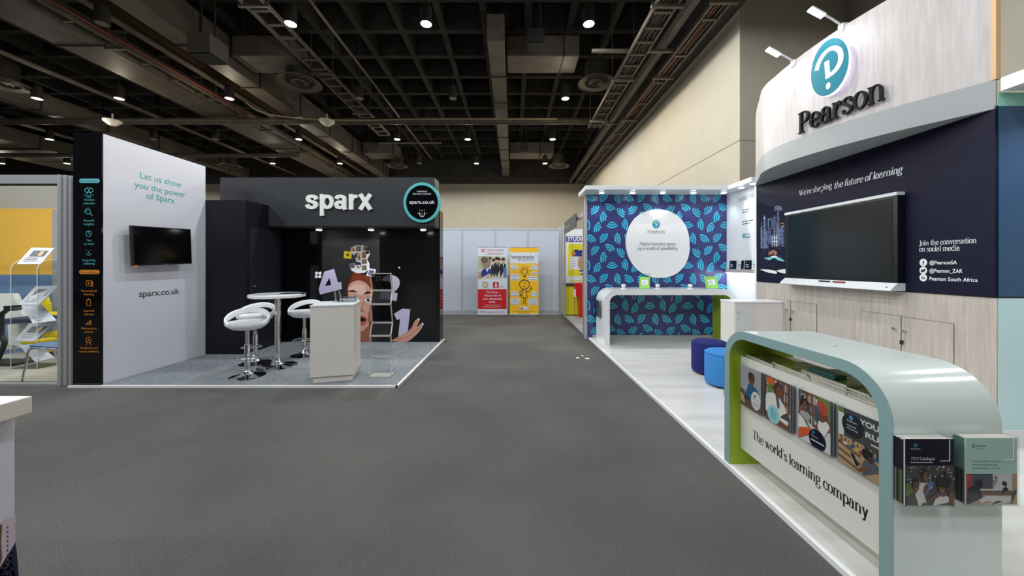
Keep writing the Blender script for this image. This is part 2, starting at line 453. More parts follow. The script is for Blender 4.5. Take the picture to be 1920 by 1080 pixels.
# ================================================================ materials of the hall
m_floor = carpet('grey_carpet', [(52, 51, 51), (78, 77, 76), (100, 98, 96), (132, 129, 126)], 420)
m_bcarpet = carpet('light_grey_carpet', [(104, 110, 114), (128, 134, 138), (144, 150, 153)], 60)
m_cream = M('cream_plaster', (172, 165, 149), 0.85, spec=0.2, noise=0.015, scale=2)
m_dark = M('dark_ceiling_paint', (50, 47, 42), 0.8, spec=0.2, noise=0.18, scale=3)
m_slab = M('black_soffit', (22, 21, 21), 0.9, spec=0.1, noise=0.1, scale=2)
m_duct = M('brown_grey_duct', (102, 94, 83), 0.55, spec=0.4, noise=0.10, scale=2.5)
m_ductd = M('dark_duct', (58, 54, 49), 0.6, spec=0.4, noise=0.15, scale=2.5)
m_steel = M('galvanised_steel', (120, 114, 102), 0.45, metal=0.6, noise=0.08, scale=6)
m_black = M('black_paint', (18, 18, 20), 0.5)
m_white = M('white_paint', (232, 232, 232), 0.4)
m_wgloss = M('white_gloss', (236, 237, 238), 0.18, coat=0.4)
m_alu = M('aluminium', (176, 178, 180), 0.42, metal=0.25)
m_chrome = M('chrome', (225, 226, 228), 0.07, metal=1.0)
m_acry = acrylic('clear_acrylic')
m_cool = M('cool_lens', (255, 255, 255), emit=(225, 245, 255), power=14)
m_warm = M('warm_lens', (255, 250, 240), emit=(255, 226, 178), power=14)
m_off = M('dull_lens', (120, 116, 106), 0.3)
m_spotlens = M('booth_lens', (255, 255, 255), emit=(240, 244, 255), power=16)

# ================================================================ hall shell
struct('floor', MB().box(-42, 14, -9, 25, -0.2, 0), m_floor)
struct('wall_back', MB().box(-42, 4.75, 21.9, 22.2, 0, 8.6), m_cream)
struct('wall_right', MB().box(4.45, 4.75, 6.91, 21.9, 0, 8.6), m_cream)
struct('wall_return', MB().box(4.75, 6.63, 6.91, 7.2, 0, 8.6), m_cream)
struct('wall_side', MB().box(6.63, 7.0, -9, 7.2, 0, 8.6), m_cream)
a = MB().box(4.44, 4.45, 6.9, 21.9, 3.94, 3.952).box(4.45, 6.63, 6.90, 6.91, 3.93, 3.942)
struct('trim_3', a, M('wall_joint', (150, 142, 126), 0.9))
struct('ceiling', MB().box(-42, 14, -9, 22.2, 8.6, 8.8), m_slab)
g = MB()
for k in range(-6, 34): g.box(-.84 - 1.14 * k, -.68 - 1.14 * k, -2, 21.9, 7.89, 8.599)
for k in range(-9, 13): g.box(-39, 4.4, 9.60 + 1.17 * k, 9.76 + 1.17 * k, 7.90, 8.598)
o = struct('ceiling_coffer_grid', g, m_dark)
struct('trim_1', MB().box(-42, 4.45, 21.55, 21.9, 6.53, 8.6), m_ductd)
struct('trim_2', MB().box(4.11, 4.45, 6.3, 21.55, 6.53, 8.6), m_ductd)

# ================================================================ ducts, pipes, trays under the ceiling
def duct(name, x0, x1, y0, y1, h0, h1, label, mat=None, seam=1.5, cat='duct'):
    z0, z1 = H + h0, H + h1
    t = thing(name, label, cat, ((x0 + x1) / 2, (y0 + y1) / 2, z0))
    MB().box(x0, x1, y0, y1, z0, z1, bev=.02).link('duct_shell', mat or m_duct, t)
    b = MB(); long_y = (y1 - y0) > (x1 - x0)
    n = int(((y1 - y0) if long_y else (x1 - x0)) / seam)
    for i in range(1, n + 1):
        if long_y:
            yy = y0 + i * seam
            if yy < y1 - .1: b.box(x0 - .025, x1 + .025, yy - .025, yy + .025, z0 - .025, z1)
        else:
            xx = x0 + i * seam
            if xx < x1 - .1: b.box(xx - .025, xx + .025, y0 - .025, y1 + .025, z0 - .025, z1)
    if b.v: b.link('flange', m_ductd, t, split=True)
    h = MB()
    for i in range(2):
        if long_y:
            for yy in (y0 + .8, (y0 + y1) / 2, y1 - .8): h.cyl(((x0 if i else x1), yy, z1 - .05), ((x0 if i else x1), yy, 8.6), .012, n=6)
        else:
            for xx in (x0 + .3, x1 - .3): h.cyl((xx, (y0 if i else y1), z1 - .05), (xx, (y0 if i else y1), 8.6), .012, n=6)
    h.link('hanger_rod', m_ductd, t, split=True)
    return t
duct('air_duct', -.63, -.21, 8.5, 21.5, 5.4, 6.08, 'long square duct running down the middle of the ceiling', seam=1.6)
duct('air_duct', -.16, 1.75, 9.26, 10.1, 5.5, 6.05, 'short cross duct right of the middle duct, near the round vent')
duct('air_duct', -7.4, -5.86, 9.26, 10.1, 5.5, 6.05, 'short cross duct feeding the round vent above the black stand')
duct('air_duct', -7.4, -5.8, 17.3, 18.3, 5.5, 6.05, 'far cross duct above the black stand front')
duct('air_duct', -.16, 2.0, 17.3, 18.3, 5.5, 6.05, 'far cross duct right of the middle duct')
duct('air_duct', -8.1, -7.55, 6.5, 21.5, 5.3, 6.1, 'long duct with pale underside behind the hanging grey speaker', seam=2.0)
duct('air_duct', -11.0, -9.9, 4.5, 21.5, 5.3, 5.75, 'widest flat duct under the ceiling, red pipe beside it', seam=4.0)
duct('air_duct', -16.55, -16.1, 6, 21.5, 5.3, 5.9, 'narrow tan duct passing over the top of the white slogan wall', seam=2.0)
duct('air_duct', -25.0, -21.5, 10, 21.5, 5.3, 5.9, 'low duct above the glazed booth, beyond the narrow tan one', seam=2.0)
t = thing('perforated_beam', 'brown perforated beam hung beside the wide flat duct', 'beam', (-8.9, 14, H + 5.5))
MB().box(-8.94, -8.88, 5, 21.5, H + 5.5, H + 6.3).link('web', M('perforated_brown', (84, 66, 46), .7, noise=.3, scale=60), t)
MB().box(-9.0, -8.82, 5, 21.5, H + 5.46, H + 5.5).link('flange', m_duct, t)
def pipe(name, p0, p1, r, label, mat=m_duct, cat='pipe'):
    mb = MB().cyl(p0, p1, r, n=12)
    return tag(mb.link(name, mat, smooth=40), label, cat)
pipe('ceiling_pipe', (-22, 12.6, H + 5.15), (3.6, 12.6, H + 5.15), .11, 'thick pipe crossing the whole ceiling behind the white domes')
pipe('ceiling_pipe', (-21, 12.4, H + 4.98), (4.0, 12.4, H + 4.98), .03, 'thin pale conduit just below the thick crossing pipe', m_steel)
pipe('ceiling_pipe', (-4.3, 6.2, H + 5.6), (-4.3, 18.5, H + 5.6), .035, 'thin lengthwise pipe right of the left cable tray', m_duct)
pipe('ceiling_pipe', (-9.35, 5, H + 5.34), (-9.35, 13, H + 5.34), .03, 'red pipe beside the wide flat duct', M('red_pipe', (120, 52, 44), .5))
pipe('ceiling_pipe', (-13.2, 5, H + 5.5), (-13.2, 21.4, H + 5.5), .06, 'lengthwise pipe left of the wide flat duct')
pipe('ceiling_pipe', (-19.5, 6, H + 5.6), (-19.5, 21.4, H + 5.6), .07, 'lengthwise pipe above the glazed booth')
pipe('ceiling_pipe', (-40, 16.4, H + 5.12), (-9.9, 16.4, H + 5.12), .10, 'far crossing pipe above the glazed booth')
def steel_bar(x0, x1, y0, y1, z0, z1, label):
    return tag(MB().box(x0, x1, y0, y1, z0, z1).link('steel_beam', m_duct), label, 'beam')
steel_bar(3.40, 3.54, 5.5, 21.5, H + 5.0, H + 5.18, 'steel beam between the two right-hand cable trays')
steel_bar(1.8, 4.1, 8.0, 8.08, H + 4.86, H + 4.92, 'cross strut under the right-hand cable trays')
steel_bar(-6.2, -3.3, 16.2, 16.28, H + 5.6, H + 5.66, 'short cross strut by the left cable tray end')
def tray(name, x0, x1, y0, y1, h, label, cables, step=.45):
    z = H + h
    t = thing(name, label, 'cable tray', ((x0 + x1) / 2, (y0 + y1) / 2, z))
    for x in (x0, x1): MB().box(x - .02, x + .02, y0, y1, z, z + .09).link('side_rail', m_duct, t)
    r = MB(); yy = y0 + .2
    while yy < y1: r.box(x0, x1, yy - .025, yy + .025, z, z + .03); yy += step
    r.link('rung', m_duct, t, split=True)
    hg = MB(); yy = y0 + .9
    while yy < y1:
        hg.box(x0 - .1, x1 + .1, yy - .03, yy + .03, z - .05, z)
        for x in (x0 - .08, x1 + .08): hg.cyl((x, yy, z), (x, yy, 8.6), .01, n=6)
        yy += 2.6
    hg.link('hanger', m_duct, t, split=True)
    if cables:
        cmats = [m_steel, M('tan_cable', (150, 122, 84), .6), M('red_cable', (150, 66, 50), .6), m_black]
        for ci in range(cables):
            x = x0 + .05 + (x1 - x0 - .1) * (ci + .5) / cables
            pts = [(x + random.uniform(-.02, .02), y0 + (y1 - y0) * k / 14, z + .045 + random.uniform(0, .012)) for k in range(15)]
            tag(MB().tube(pts, .014, 6).link('cable', cmats[ci % 4 if cables < 7 else (0 if ci % 3 else 3)], t))
    return t
tray('cable_tray', -5.6, -5.15, 6.4, 14.7, 5.4, 'empty ladder tray running over the black stand', 0)
tray('cable_tray', 2.65, 3.04, 5.6, 12.4, 4.8, 'ladder tray packed with grey cables, ends above the patterned wall', 8)
tray('cable_tray', 3.67, 4.0, 5.5, 21, 4.8, 'ladder tray of tan and red cables hugging the cream wall', 5, 1.2)
tray('cable_tray', -9.75, -9.45, 5.0, 21, 5.25, 'narrow ladder tray beside the red pipe', 0, .8)
# loose cable hung under the crossing pipe
pts = spline([(-9.65, 11.6, H + 6.4), (-9.3, 11.7, H + 5.85), (-8.6, 11.85, H + 5.2), (-7.4, 11.95, H + 5.0), (-5.4, 11.95, H + 4.92), (-3, 11.95, H + 4.96), (1.5, 11.95, H + 4.96)], 6)
tag(MB().tube(pts, .022, 6).link('hanging_cable', M('cream_cable', (170, 155, 120), .6)), 'cream cable sagging below the thick crossing pipe', 'cable')

def ring_vent(x, y, r, label, h=5.15):
    z = H + h
    t = thing('ceiling_vent', label, 'vent', (x, y, z))
    MB().lathe([(r, .0), (r, .03), (r * .62, .10), (r * .62, .02)], (x, y, z), 36, caps=False).link('outer_ring', m_duct, t, smooth=40)
    MB().lathe([(r * .38, 0), (r * .40, .03), (r * .2, .06), (r * .2, 0)], (x, y, z), 28, caps=False).link('inner_ring', m_duct, t, smooth=40)
    MB().lathe([(r * .6, .1), (r * .6, .6)], (x, y, z), 28).link('collar', m_ductd, t, smooth=40)
ring_vent(-6.06, 10, .57, 'large round ring vent above the black stand fascia, nearest left')
ring_vent(2.35, 10, .50, 'large round ring vent beside the packed cable tray')
ring_vent(-6.05, 18.4, .54, 'far round ring vent above the round black and teal sign')
ring_vent(2.4, 18.4, .54, 'far round ring vent near the cream wall corner')
ring_vent(-14.6, 10, .6, 'big round ring vent at the left frame edge')
ring_vent(-14.8, 18.4, .54, 'far round ring vent right of the slogan wall top')

def speaker(x, y, z, s, label, dark=False):
    t = thing('hanging_speaker', label, 'speaker', (x, y, z))
    mm = m_ductd if dark else M('speaker_grey', (104, 98, 88), .6)
    MB().prism([(x - s, y - s, z + .1), (x + s, y - s, z + .1), (x + s, y - s, z + 2 * s), (x - s, y - s, z + 2 * s)], (0, 2 * s, 0)).link('cabinet', mm, t)
    MB().box(x - s * .9, x + s * .9, y - s * .9, y + s * .9, z + .07, z + .1).link('grille', m_black, t)
    hh = MB()
    for q in (-1, 1): hh.cyl((x + q * s * .6, y, z + 2 * s), (x + q * s * .6, y, 8.6), .02, n=8)
    hh.link('hanger', m_ductd, t, split=True)
speaker(-7.1, 8.2, H + 4.72, .26, 'large grey box speaker hung on two rods before the pale duct')
speaker(-8.6, 18.9, H + 5.55, .26, 'small grey box speaker far off above the black fascia')
speaker(.55, 8.6, H + 5.25, .2, 'dark box speaker hung right of the middle duct', True)
speaker(.5, 16.2, H + 5.1, .18, 'small dark box speaker far off right of the middle duct', True)

def dome(x, y, z, label):
    t = thing('ceiling_sensor', label, 'sensor', (x, y, z))
    mm = M('dome_white', (225, 222, 205), .4)
    MB().lathe([(.02, -.12), (.09, -.10), (.2, 0), (.24, .04), (.24, .07)], (x, y, z), 24).link('dome', mm, t, smooth=50)
    MB().cyl((x, y, z + .07), (x, y, z + .30), .025, n=8).link('stem', mm, t)
d = at(613, 230, 11.8); dome(d.x, d.y, d.z, 'white dome fitting above the black fascia')
d = at(211, 230, 11.8); dome(d.x, d.y, d.z, 'white dome fitting above the slogan wall corner')

# ================================================================ ceiling downlights
def lamp_proto():
    t = thing('ceiling_downlight', 'x', 'ceiling light')
    MB().lathe([(.108, .02), (.108, 0), (.118, .0), (.118, .30), (.095, .38), (.045, .41)], n=24, caps=False).link('housing', m_ductd, t, smooth=40)
    MB().lathe([(.106, .004), (.106, .03)], n=24).link('lens', m_off, t)
    MB().cyl((0, 0, .40), (0, 0, 2.1), .012, n=8).link('stem', m_ductd, t)
    return t
proto = lamp_proto()
cols = {'A': (1.56, 'in the column nearest the cream wall'), 'B': (-1.79, 'in the column left of the middle duct'),
        'C': (-4.58, 'in the column beside the left cable tray'), 'D': (-8.46, 'in the column by the widest duct'),
        'E': (-11.75, 'in the column left of the widest duct'), 'F': (-14.2, 'in the column over the slogan wall'),
        'G': (-18.3, 'in the outer left column'), 'H': (-21.8, 'in the column over the glazed booth'), 'I': (-25., 'in the leftmost column')}
rows = [7.25, 10.5, 13.9, 17.2]
rown = ['front row', 'second row', 'third row', 'farthest row']
state = {(0, 'C'): 'c', (0, 'B'): 'c', (0, 'A'): 'c', (0, 'D'): 'o', (1, 'F'): 'c', (1, 'E'): 'w', (1, 'D'): 'w', (1, 'C'): 'o', (1, 'B'): 'o',
         (1, 'A'): 'w', (2, 'G'): 'c', (2, 'F'): 'o', (2, 'E'): 'o', (2, 'D'): 'c', (2, 'C'): 'c', (2, 'B'): 'c', (2, 'A'): 'c',
         (3, 'I'): 'w', (3, 'H'): 'c', (3, 'F'): 'o', (3, 'E'): 'w', (3, 'D'): 'w', (3, 'C'): 'o', (3, 'B'): 'c', (3, 'A'): 'w'}
def ceiling_lamp_light(x, y, z, warm, k=1.0):
    ld = bpy.data.lights.new('downlight_beam', 'SPOT'); ld.spot_size = R(176); ld.spot_blend = .12; ld.shadow_soft_size = .09
    ld.energy = LAMP_W * k; ld.color = (1, .86, .66) if warm else (.93, .97, 1.0)
    lo = bpy.data.objects.new('downlight_beam', ld); lo.location = (x, y, z); COL.objects.link(lo)
def lamp_spill(x, y, z, warm):
    ld = bpy.data.lights.new('downlight_spill', 'POINT'); ld.energy = LAMP_W * .045; ld.shadow_soft_size = .05
    ld.color = (1, .86, .66) if warm else (.93, .97, 1.0)
    lo = bpy.data.objects.new('downlight_spill', ld); lo.location = (x, y, z - .12); COL.objects.link(lo)
first = True
for (r, c), st in state.items():
    o = proto if first else copy_tree(proto); first = False
    x, y = cols[c][0], rows[r]
    o.location = (x, y, H + 4.96)
    o['label'] = '%s pendant downlight, %s, %s' % ({'c': 'lit cool white', 'w': 'lit warm', 'o': 'unlit'}[st], rown[r], cols[c][1])
    o['group'] = 'pendant downlights under the ceiling'
    for ch in o.children:
        if ch.name.startswith('lens'):
            ch.data = ch.data.copy(); ch.data.materials[0] = {'c': m_cool, 'w': m_warm, 'o': m_off}[st]
    if st != 'o':
        ceiling_lamp_light(x, y, H + 4.94, st == 'w'); lamp_spill(x, y, H + 4.94, st == 'w')
# the same grid of lamps goes on over and behind the camera, out of frame
for y in (4.0, .75, -2.5):
    for x in (1.56, -1.79, -4.58, -8.46, -11.75):
        if (x, y) == (1.56, .75): x, y = 1.2, -.9  # this unseen lamp is moved off the grid to light the counter faces
        ceiling_lamp_light(x, y, H + 4.94, False, .55)
# ================================================================ BLACK STAND (left)
m_swall = M('stand_white_laminate', (206, 206, 214), .35, spec=.4)
m_sblack = M('stand_black_gloss', (5, 5, 8), .08, spec=.4)
m_navyblk = M('stand_matt_black', (19, 20, 27), .5, spec=.25)
m_fascia = M('fascia_charcoal', (40, 42, 46), .5, spec=.3)
m_teal = M('teal_print', (60, 160, 150), .5)
m_tealb = M('teal_light', (92, 190, 200), .5)
m_orange = M('orange_print', (222, 138, 40), .5)
m_ink = M('ink_black', (22, 24, 34), .5)
m_inkw = M('ink_white', (226, 228, 232), .5)
m_ltext = M('letter_white', (225, 226, 222), .4)
SY = 4.32   # front of the stand
t = thing('stand_platform', 'low grey carpeted platform with white edge under the black stand', 'platform', (-3.4, 5.6, 0))
pl = [(-5.03, 4.29), (-1.425, 4.29), (-1.39, 6.695), (-5.38, 6.695), (-5.38, 5.775), (-5.03, 5.775)]
MB().prism([(x, y, 0.001) for x, y in pl], (0, 0, .026)).link('carpet_top', m_bcarpet, t)
e = MB().box(-5.40, -1.40, 4.265, 4.29, .001, .027).prism([(-1.425, 4.265, .001), (-1.395, 4.265, .001), (-1.352, 6.98, .001), (-1.385, 6.98, .001)], (0, 0, .026))
e.link('edge_trim', m_white, t)

# ---- tall slogan wall with black end
t = thing('display_wall', 'tall white wall with teal slogan and glossy black end panel', 'wall panel', (-5.2, 5.05, .027))
MB().box(-5.37, -5.04, SY + .005, 5.77, .001, 3.105, bev=.004).link('body', m_swall, t)
MB().box(-5.385, -5.036, SY - .012, SY + .005, .001, 3.107).link('end_panel', m_sblack, t, 'glossy black end panel')
a = Art((-5.0398, 4.3, 0), (0, 1, 0), (0, 0, 1))
k = dict(bold=.012)
a.text_px('sans', 'Let us show', (262.6, 334), (340, 350.5), .088, m_teal, **k)
a.text_px('sans', 'you the power', (252, 351), (347, 368), .085, m_teal, **k)
a.text_px('sans', 'of Sparx', (274, 372), (328, 381), .085, m_teal, **k)
a.text_px('sans', 'sparx.co.uk', (260.7, 557), (336, 552), .085, m_ink, **k)
a.link('slogan', t)
a = Art((-5.2, SY - .0125, 0), (1, 0, 0), (0, 0, 1))
def pill(y, mat, txt):
    x0, x1 = 148.5, 187
    a.line([(x0 + 4, y), (x1 - 4, y)], .052, mat, px=True)
    for q in (x0 + 4, x1 - 4): a.disc(*a.px(q, y), .026, .026, mat)
    c = a.px(167.5, y + 2.6); a.sans(txt, c[0], c[1], .028, m_ink, width=.20, align='l') if False else a.sans(txt, a.px(152, 0)[0], c[1], .027, m_ink, width=.205)
pill(339, m_tealb, 'For teachers'); pill(510, m_orange, 'For students')
def lines(y, txts, mat, step=6.5):
    for i, s_ in enumerate(txts):
        w = .0088 * 1.75 * len(s_) if False else .0155 * len(s_)
        c = a.px(167, y + i * step); a.sans(s_, c[0] - w / 2, c[1], .026, mat, width=w)
lines(376.5, ['Workload', 'reduction'], m_tealb); lines(415.5, ['Powerful', 'insights'], m_tealb)
lines(452.5, ['Time', 'to teach'], m_tealb); lines(489.5, ['Supporting', 'wellbeing'], m_tealb)
lines(547, ['Personalised', 'learning'], m_orange); lines(584.5, ['Improved', 'outcomes'], m_orange)
lines(617.5, ['Motivated to', 'achieve'], m_orange); lines(654, ['Confidence and', 'mental wellbeing'], m_orange)
def ring(cx, cy, r, w, mat, a0=0, a1=360):
    c = a.px(cx, cy); a.line(ell(c[0], c[1], r, r, a0, a1), w, mat)
W_ = .006
for dx, dy in ((-4, -3), (4, -3), (0, 4)): ring(167 + dx, 360 + dy, .024, W_, m_tealb)
ring(167, 361, .062, .004, m_tealb, 20, 160); ring(167, 361, .062, .004, m_tealb, 200, 340)
ring(166, 397, .028, W_, m_tealb); a.line([(169.5, 400.5), (174, 405)], .009, m_tealb, px=True); ring(166, 397, .045, .004, m_tealb, 60, 200)
ring(167, 438, .034, W_, m_tealb); a.line([(167, 433), (167, 438), (170, 439)], W_, m_tealb, px=True)
ring(167, 474, .03, W_, m_tealb, 190, 350); a.line([(167, 471), (167, 476)], W_, m_tealb, px=True)
for q in (-4, 4): a.disc(*a.px(167 + q, 469), .004, .004, m_tealb)
for x0, x1, y0, y1 in ((162.5, 171.5, 526, 536), (173, 174.5, 527, 537)):
    a.line([(x0, y0), (x1, y0), (x1, y1), (x0, y1), (x0, y0)], W_, m_orange, px=True)
a.line([(167, 529), (167, 533)], .012, m_orange, px=True)
a.line([(163.5, 562), (170.5, 562), (170.5, 573), (163.5, 573), (163.5, 562)], W_, m_orange, px=True); a.line([(165.5, 561), (168.5, 561)], .014, m_orange, px=True)
for i in range(4): a.line([(162 + i * 3, 609), (162 + i * 3, 606 - i * 2)], .010, m_orange, px=True)
ring(167, 637, .032, W_, m_orange); a.line([(164, 642), (162.5, 647)], W_, m_orange, px=True); a.line([(170, 642), (171.5, 647)], W_, m_orange, px=True); a.disc(*a.px(167, 637), .01, .01, m_orange)
a.link('end_graphics', t)

# ---- tv on that wall
t = thing('television', 'black flat television on the white slogan wall', 'television', (-4.95, 4.95, 1.5))
yc, zc, hw, hh = 4.952, 1.756, .405, .262
TVM = Matrix.Translation((-4.90, yc, zc)) @ Matrix.Rotation(R(2.3), 4, 'X') @ Matrix.Rotation(R(-1), 4, 'Z')
mb = MB(); mb.T = TVM; mb.box(-.05, 0, -hw, hw, -hh, hh, bev=.006); mb.link('bezel', M('tv_bezel', (14, 14, 15), .3), t)
mb = MB(); mb.T = TVM; mb.box(0, .002, -hw + .014, hw - .014, -hh + .022, hh - .014); mb.link('screen', M('tv_screen', (4, 4, 5), .12, spec=.5), t)
mb = MB(); mb.T = TVM; mb.box(-.02, .003, -hw + .012, -hw + .035, -hh - .008, -hh + .004); mb.link('status_light', M('amber_led', (230, 90, 30), emit=(255, 90, 30), power=1.2), t)
mb = MB(); mb.T = TVM; mb.box(.001, .003, -.025, .025, -hh + .006, -hh + .013); mb.link('maker_mark', M('mid_grey', (120, 120, 122), .4), t)
MB().box(-5.036, -4.955, yc - .16, yc + .16, zc - .12, zc + .12).link('wall_bracket', m_black, t)

# ---- storage cabin
t = thing('storage_cabin', 'matt black storage cabin with a plain door behind the bar table', 'cabin', (-4.7, 6.2, .027))
MB().box(-5.36, -4.392, 5.772, 6.697, .027, 2.56, bev=.004).link('walls', m_navyblk, t)
d = MB().box(-4.391, -4.378, 5.86, 6.60, .05, 2.12); dd = d.link('door', M('cabin_door', (30, 32, 40), .45), t)
lk = MB().cyl((-4.378, 5.93, 1.13), (-4.34, 5.93, 1.13), .016, n=12).box(-4.35, -4.335, 5.925, 6.02, 1.12, 1.14).cyl((-4.378, 5.93, 1.05), (-4.362, 5.93, 1.05), .016, n=12)
lk.link('handle', m_chrome, dd)

# ---- glossy back wall with printed picture
BY = 6.70
t = thing('backdrop_wall', 'glossy black back wall printed with a surprised woman and numbers', 'wall panel', (-2.9, 6.82, .027))
MB().box(-4.402, -1.392, BY + .004, 7.0, .001, 2.53).link('carcass', m_sblack, t)
m_ssat = M('stand_black_satin', (6, 6, 9), .26, spec=.7, bump=.5, scale=140)
for x0_, x1_, mm_ in ((-4.402, xat(603.5, BY) - .002, m_sblack), (xat(603.5, BY) + .002, xat(712, BY) - .002, m_ssat), (xat(712, BY) + .002, -1.392, M('stand_black_sheen', (7, 7, 9), .2, spec=.5))):
    MB().box(x0_, x1_, BY, BY + .004, .001, 2.53).link('printed_sheet', mm_, t)
a = Art((-3, BY - .0004, 0), (1, 0, 0), (0, 0, 1), eps=.00005)
def Z(*pts): return [(600 + x / 4.908, 440 + y / 4.908) for x, y in pts]     # positions read off an enlarged crop
sk = M('skin_print', (198, 150, 130), .3); sk2 = M('skin_shade', (150, 92, 70), .3); skl = M('skin_light', (216, 180, 164), .3)
hair = M('auburn_print', (120, 50, 22), .3); hair2 = M('auburn_dark', (70, 26, 12), .3); lip = M('lip_print', (176, 82, 72), .3)
lil = M('lilac_print', (186, 180, 206), .3); lil2 = M('grey_print', (178, 176, 184), .3); lil3 = M('lilac_shade', (140, 136, 158), .3)
pyel = M('yellow_note', (238, 214, 40), .4); pk = M('print_black', (8, 8, 9), .2); wht = M('print_white', (228, 226, 228), .3)
# hair, neck, face
a.blob(Z((300, 360), (250, 440), (235, 560), (250, 700), (240, 860), (300, 985), (470, 985), (520, 900), (500, 760), (520, 620), (520, 480), (470, 390), (390, 350)), hair2, px=True)
a.blob(Z((310, 352), (345, 345), (380, 365), (450, 385), (500, 440), (515, 520), (480, 520), (440, 450), (360, 415), (290, 430), (250, 480), (255, 430)), hair, px=True)
a.poly(Z((360, 840), (470, 830), (468, 988), (352, 988)), sk2, px=True)
a.blob(Z((255, 500), (290, 440), (360, 420), (430, 450), (480, 520), (505, 600), (490, 700), (470, 790), (430, 855), (375, 890), (320, 850), (275, 760), (245, 620)), sk, px=True)
a.blob(Z((265, 505), (330, 455), (400, 465), (420, 520), (380, 560), (300, 560)), skl, px=True)
a.blob(Z((480, 530), (505, 600), (490, 720), (455, 820), (440, 760), (470, 660)), sk2, px=True)
for p in (((250, 525), (300, 508), (345, 530), (300, 520)), ((400, 548), (440, 520), (478, 540), (440, 530))): a.blob(Z(*p), hair2, px=True)
for cx, cy in ((325, 590), (445, 600)):
    q = a.px(*Z((cx, cy))[0])
    a.disc(q[0], q[1], .065, .052, wht); a.disc(q[0], q[1], .036, .040, M('iris_print', (70, 90, 110), .2)); a.disc(q[0], q[1], .02, .022, pk); a.disc(q[0] + .014, q[1] + .012, .007, .007, wht)
    a.line(ell(q[0], q[1], .068, .056, 20, 160), .010, hair2)
a.line(Z((405, 610), (395, 660), (372, 700)), .012, sk2, px=True); a.blob(Z((355, 705), (385, 690), (412, 705), (385, 718)), sk2, px=True); a.disc(*a.px(*Z((372, 706))[0]), .012, .007, hair2)
a.blob(Z((335, 770), (380, 745), (430, 768), (425, 815), (380, 838), (338, 812)), lip, px=True)
a.blob(Z((345, 778), (380, 762), (420, 776), (412, 795), (380, 800), (350, 795)), pk, px=True)
# number four with a hash
a.poly(Z((40, 340), (130, 315), (165, 440), (195, 435), (202, 500), (0, 552), (-12, 500)), lil, px=True)
a.poly(Z((86, 398), (104, 462), (45, 474)), pk, px=True)
def hash_(cx, cy, s_, mat, w=.03):
    for d_ in (-.28, .28):
        a.line(Z((cx + d_ * s_ + .08 * s_, cy - .5 * s_), (cx + d_ * s_ - .08 * s_, cy + .5 * s_)), w, mat, px=True)
        a.line(Z((cx - .5 * s_, cy + d_ * s_), (cx + .5 * s_, cy + d_ * s_)), w, mat, px=True)
hash_(-16, 370, 60, wht)
# number three: a collage of snapshots
three = [(280, 165), (285, 120), (340, 97), (400, 100), (450, 130), (460, 180), (435, 225), (455, 265), (455, 315), (410, 350), (340, 355), (290, 330), (265, 270), (320, 262), (330, 300), (360, 310), (380, 290), (375, 255), (335, 250), (325, 215), (360, 205), (375, 185), (360, 165), (325, 170), (320, 190)]
a.poly(Z(*three), wht, px=True)
rn = random.Random(3)
tones = [M('snap%s' % n_, c_, .3) for n_, c_ in (('_dark', (40, 32, 36)), ('_tan', (196, 168, 130)), ('_skin', (150, 104, 82)), ('_blue', (96, 92, 130)), ('_olive', (110, 112, 88)), ('_cream', (206, 196, 176)))]
for (x0, y0, x1, y1) in ((285, 118, 325, 160), (330, 105, 380, 155), (392, 108, 440, 150), (340, 172, 375, 240), (385, 160, 425, 220), (385, 228, 432, 270), (270, 270, 318, 310), (330, 280, 372, 318), (384, 285, 430, 330), (425, 120, 452, 180)):
    a.poly(Z((x0, y0), (x1, y0 - 4), (x1, y1 - 4), (x0, y1)), tones[rn.randrange(6)], px=True)
    xm, ym = (x0 + x1) / 2, (y0 + y1) / 2
    a.blob(Z((xm - 9, ym), (xm, ym - 14), (xm + 9, ym), (xm + 12, y1 - 6), (xm - 12, y1 - 6)), tones[0], px=True)
    a.disc(*a.px(*Z((xm, ym - 5))[0]), .017, .02, tones[2])
a.poly(Z((425, 380), (450, 310), (515, 320), (500, 390)), wht, px=True); a.poly(Z((440, 368), (456, 325), (500, 330), (490, 375)), tones[3], px=True)
a.poly(Z((222, 150), (292, 158), (290, 224), (218, 216)), pyel, px=True); hash_(256, 186, 24, pk, .012)
# number two, hash, number one
a.blob(Z((565, 420), (600, 385), (660, 372), (715, 395), (735, 440), (720, 490), (670, 535), (640, 540), (655, 480), (645, 440), (610, 430), (585, 445)), lil2, px=True)
a.poly(Z((560, 530), (640, 520), (715, 540), (705, 612), (640, 600), (552, 588)), lil2, px=True)
hash_(538, 402, 46, lil3, .014)
a.poly(Z((680, 728), (760, 680), (832, 686), (805, 915), (720, 935), (738, 775), (708, 784)), lil, px=True)
# hand holding it
a.blob(Z((660, 975), (720, 940), (790, 900), (840, 860), (870, 800), (905, 772), (918, 785), (890, 850), (935, 815), (953, 825), (915, 890), (870, 935), (820, 975), (760, 992), (690, 992)), sk, px=True)
for p in (((800, 905), (850, 870), (880, 815), (908, 780)), ((830, 925), (885, 880), (940, 826)), ((700, 965), (770, 950), (820, 930))): a.line(Z(*p), .012, sk2, px=True)
for p in ((908, 778), (945, 822)): a.disc(*a.px(*Z(p)[0]), .018, .02, wht)
a.blob(Z((-105, 720), (-85, 715), (-70, 780), (-60, 860), (-80, 860)), sk2, px=True)
a.disc(*a.px(*Z((730, 304))[0]), .018, .018, wht)
a.link('printed_picture', t)
a = Art((-1.3915, 6.8, 0), (0, 1, 0), (0, 0, 1))
for zz in (.33, .40, .62, .70): a.rect(6.80, zz, 6.90, zz + .035, m_orange)
a.link('end_lettering', t)

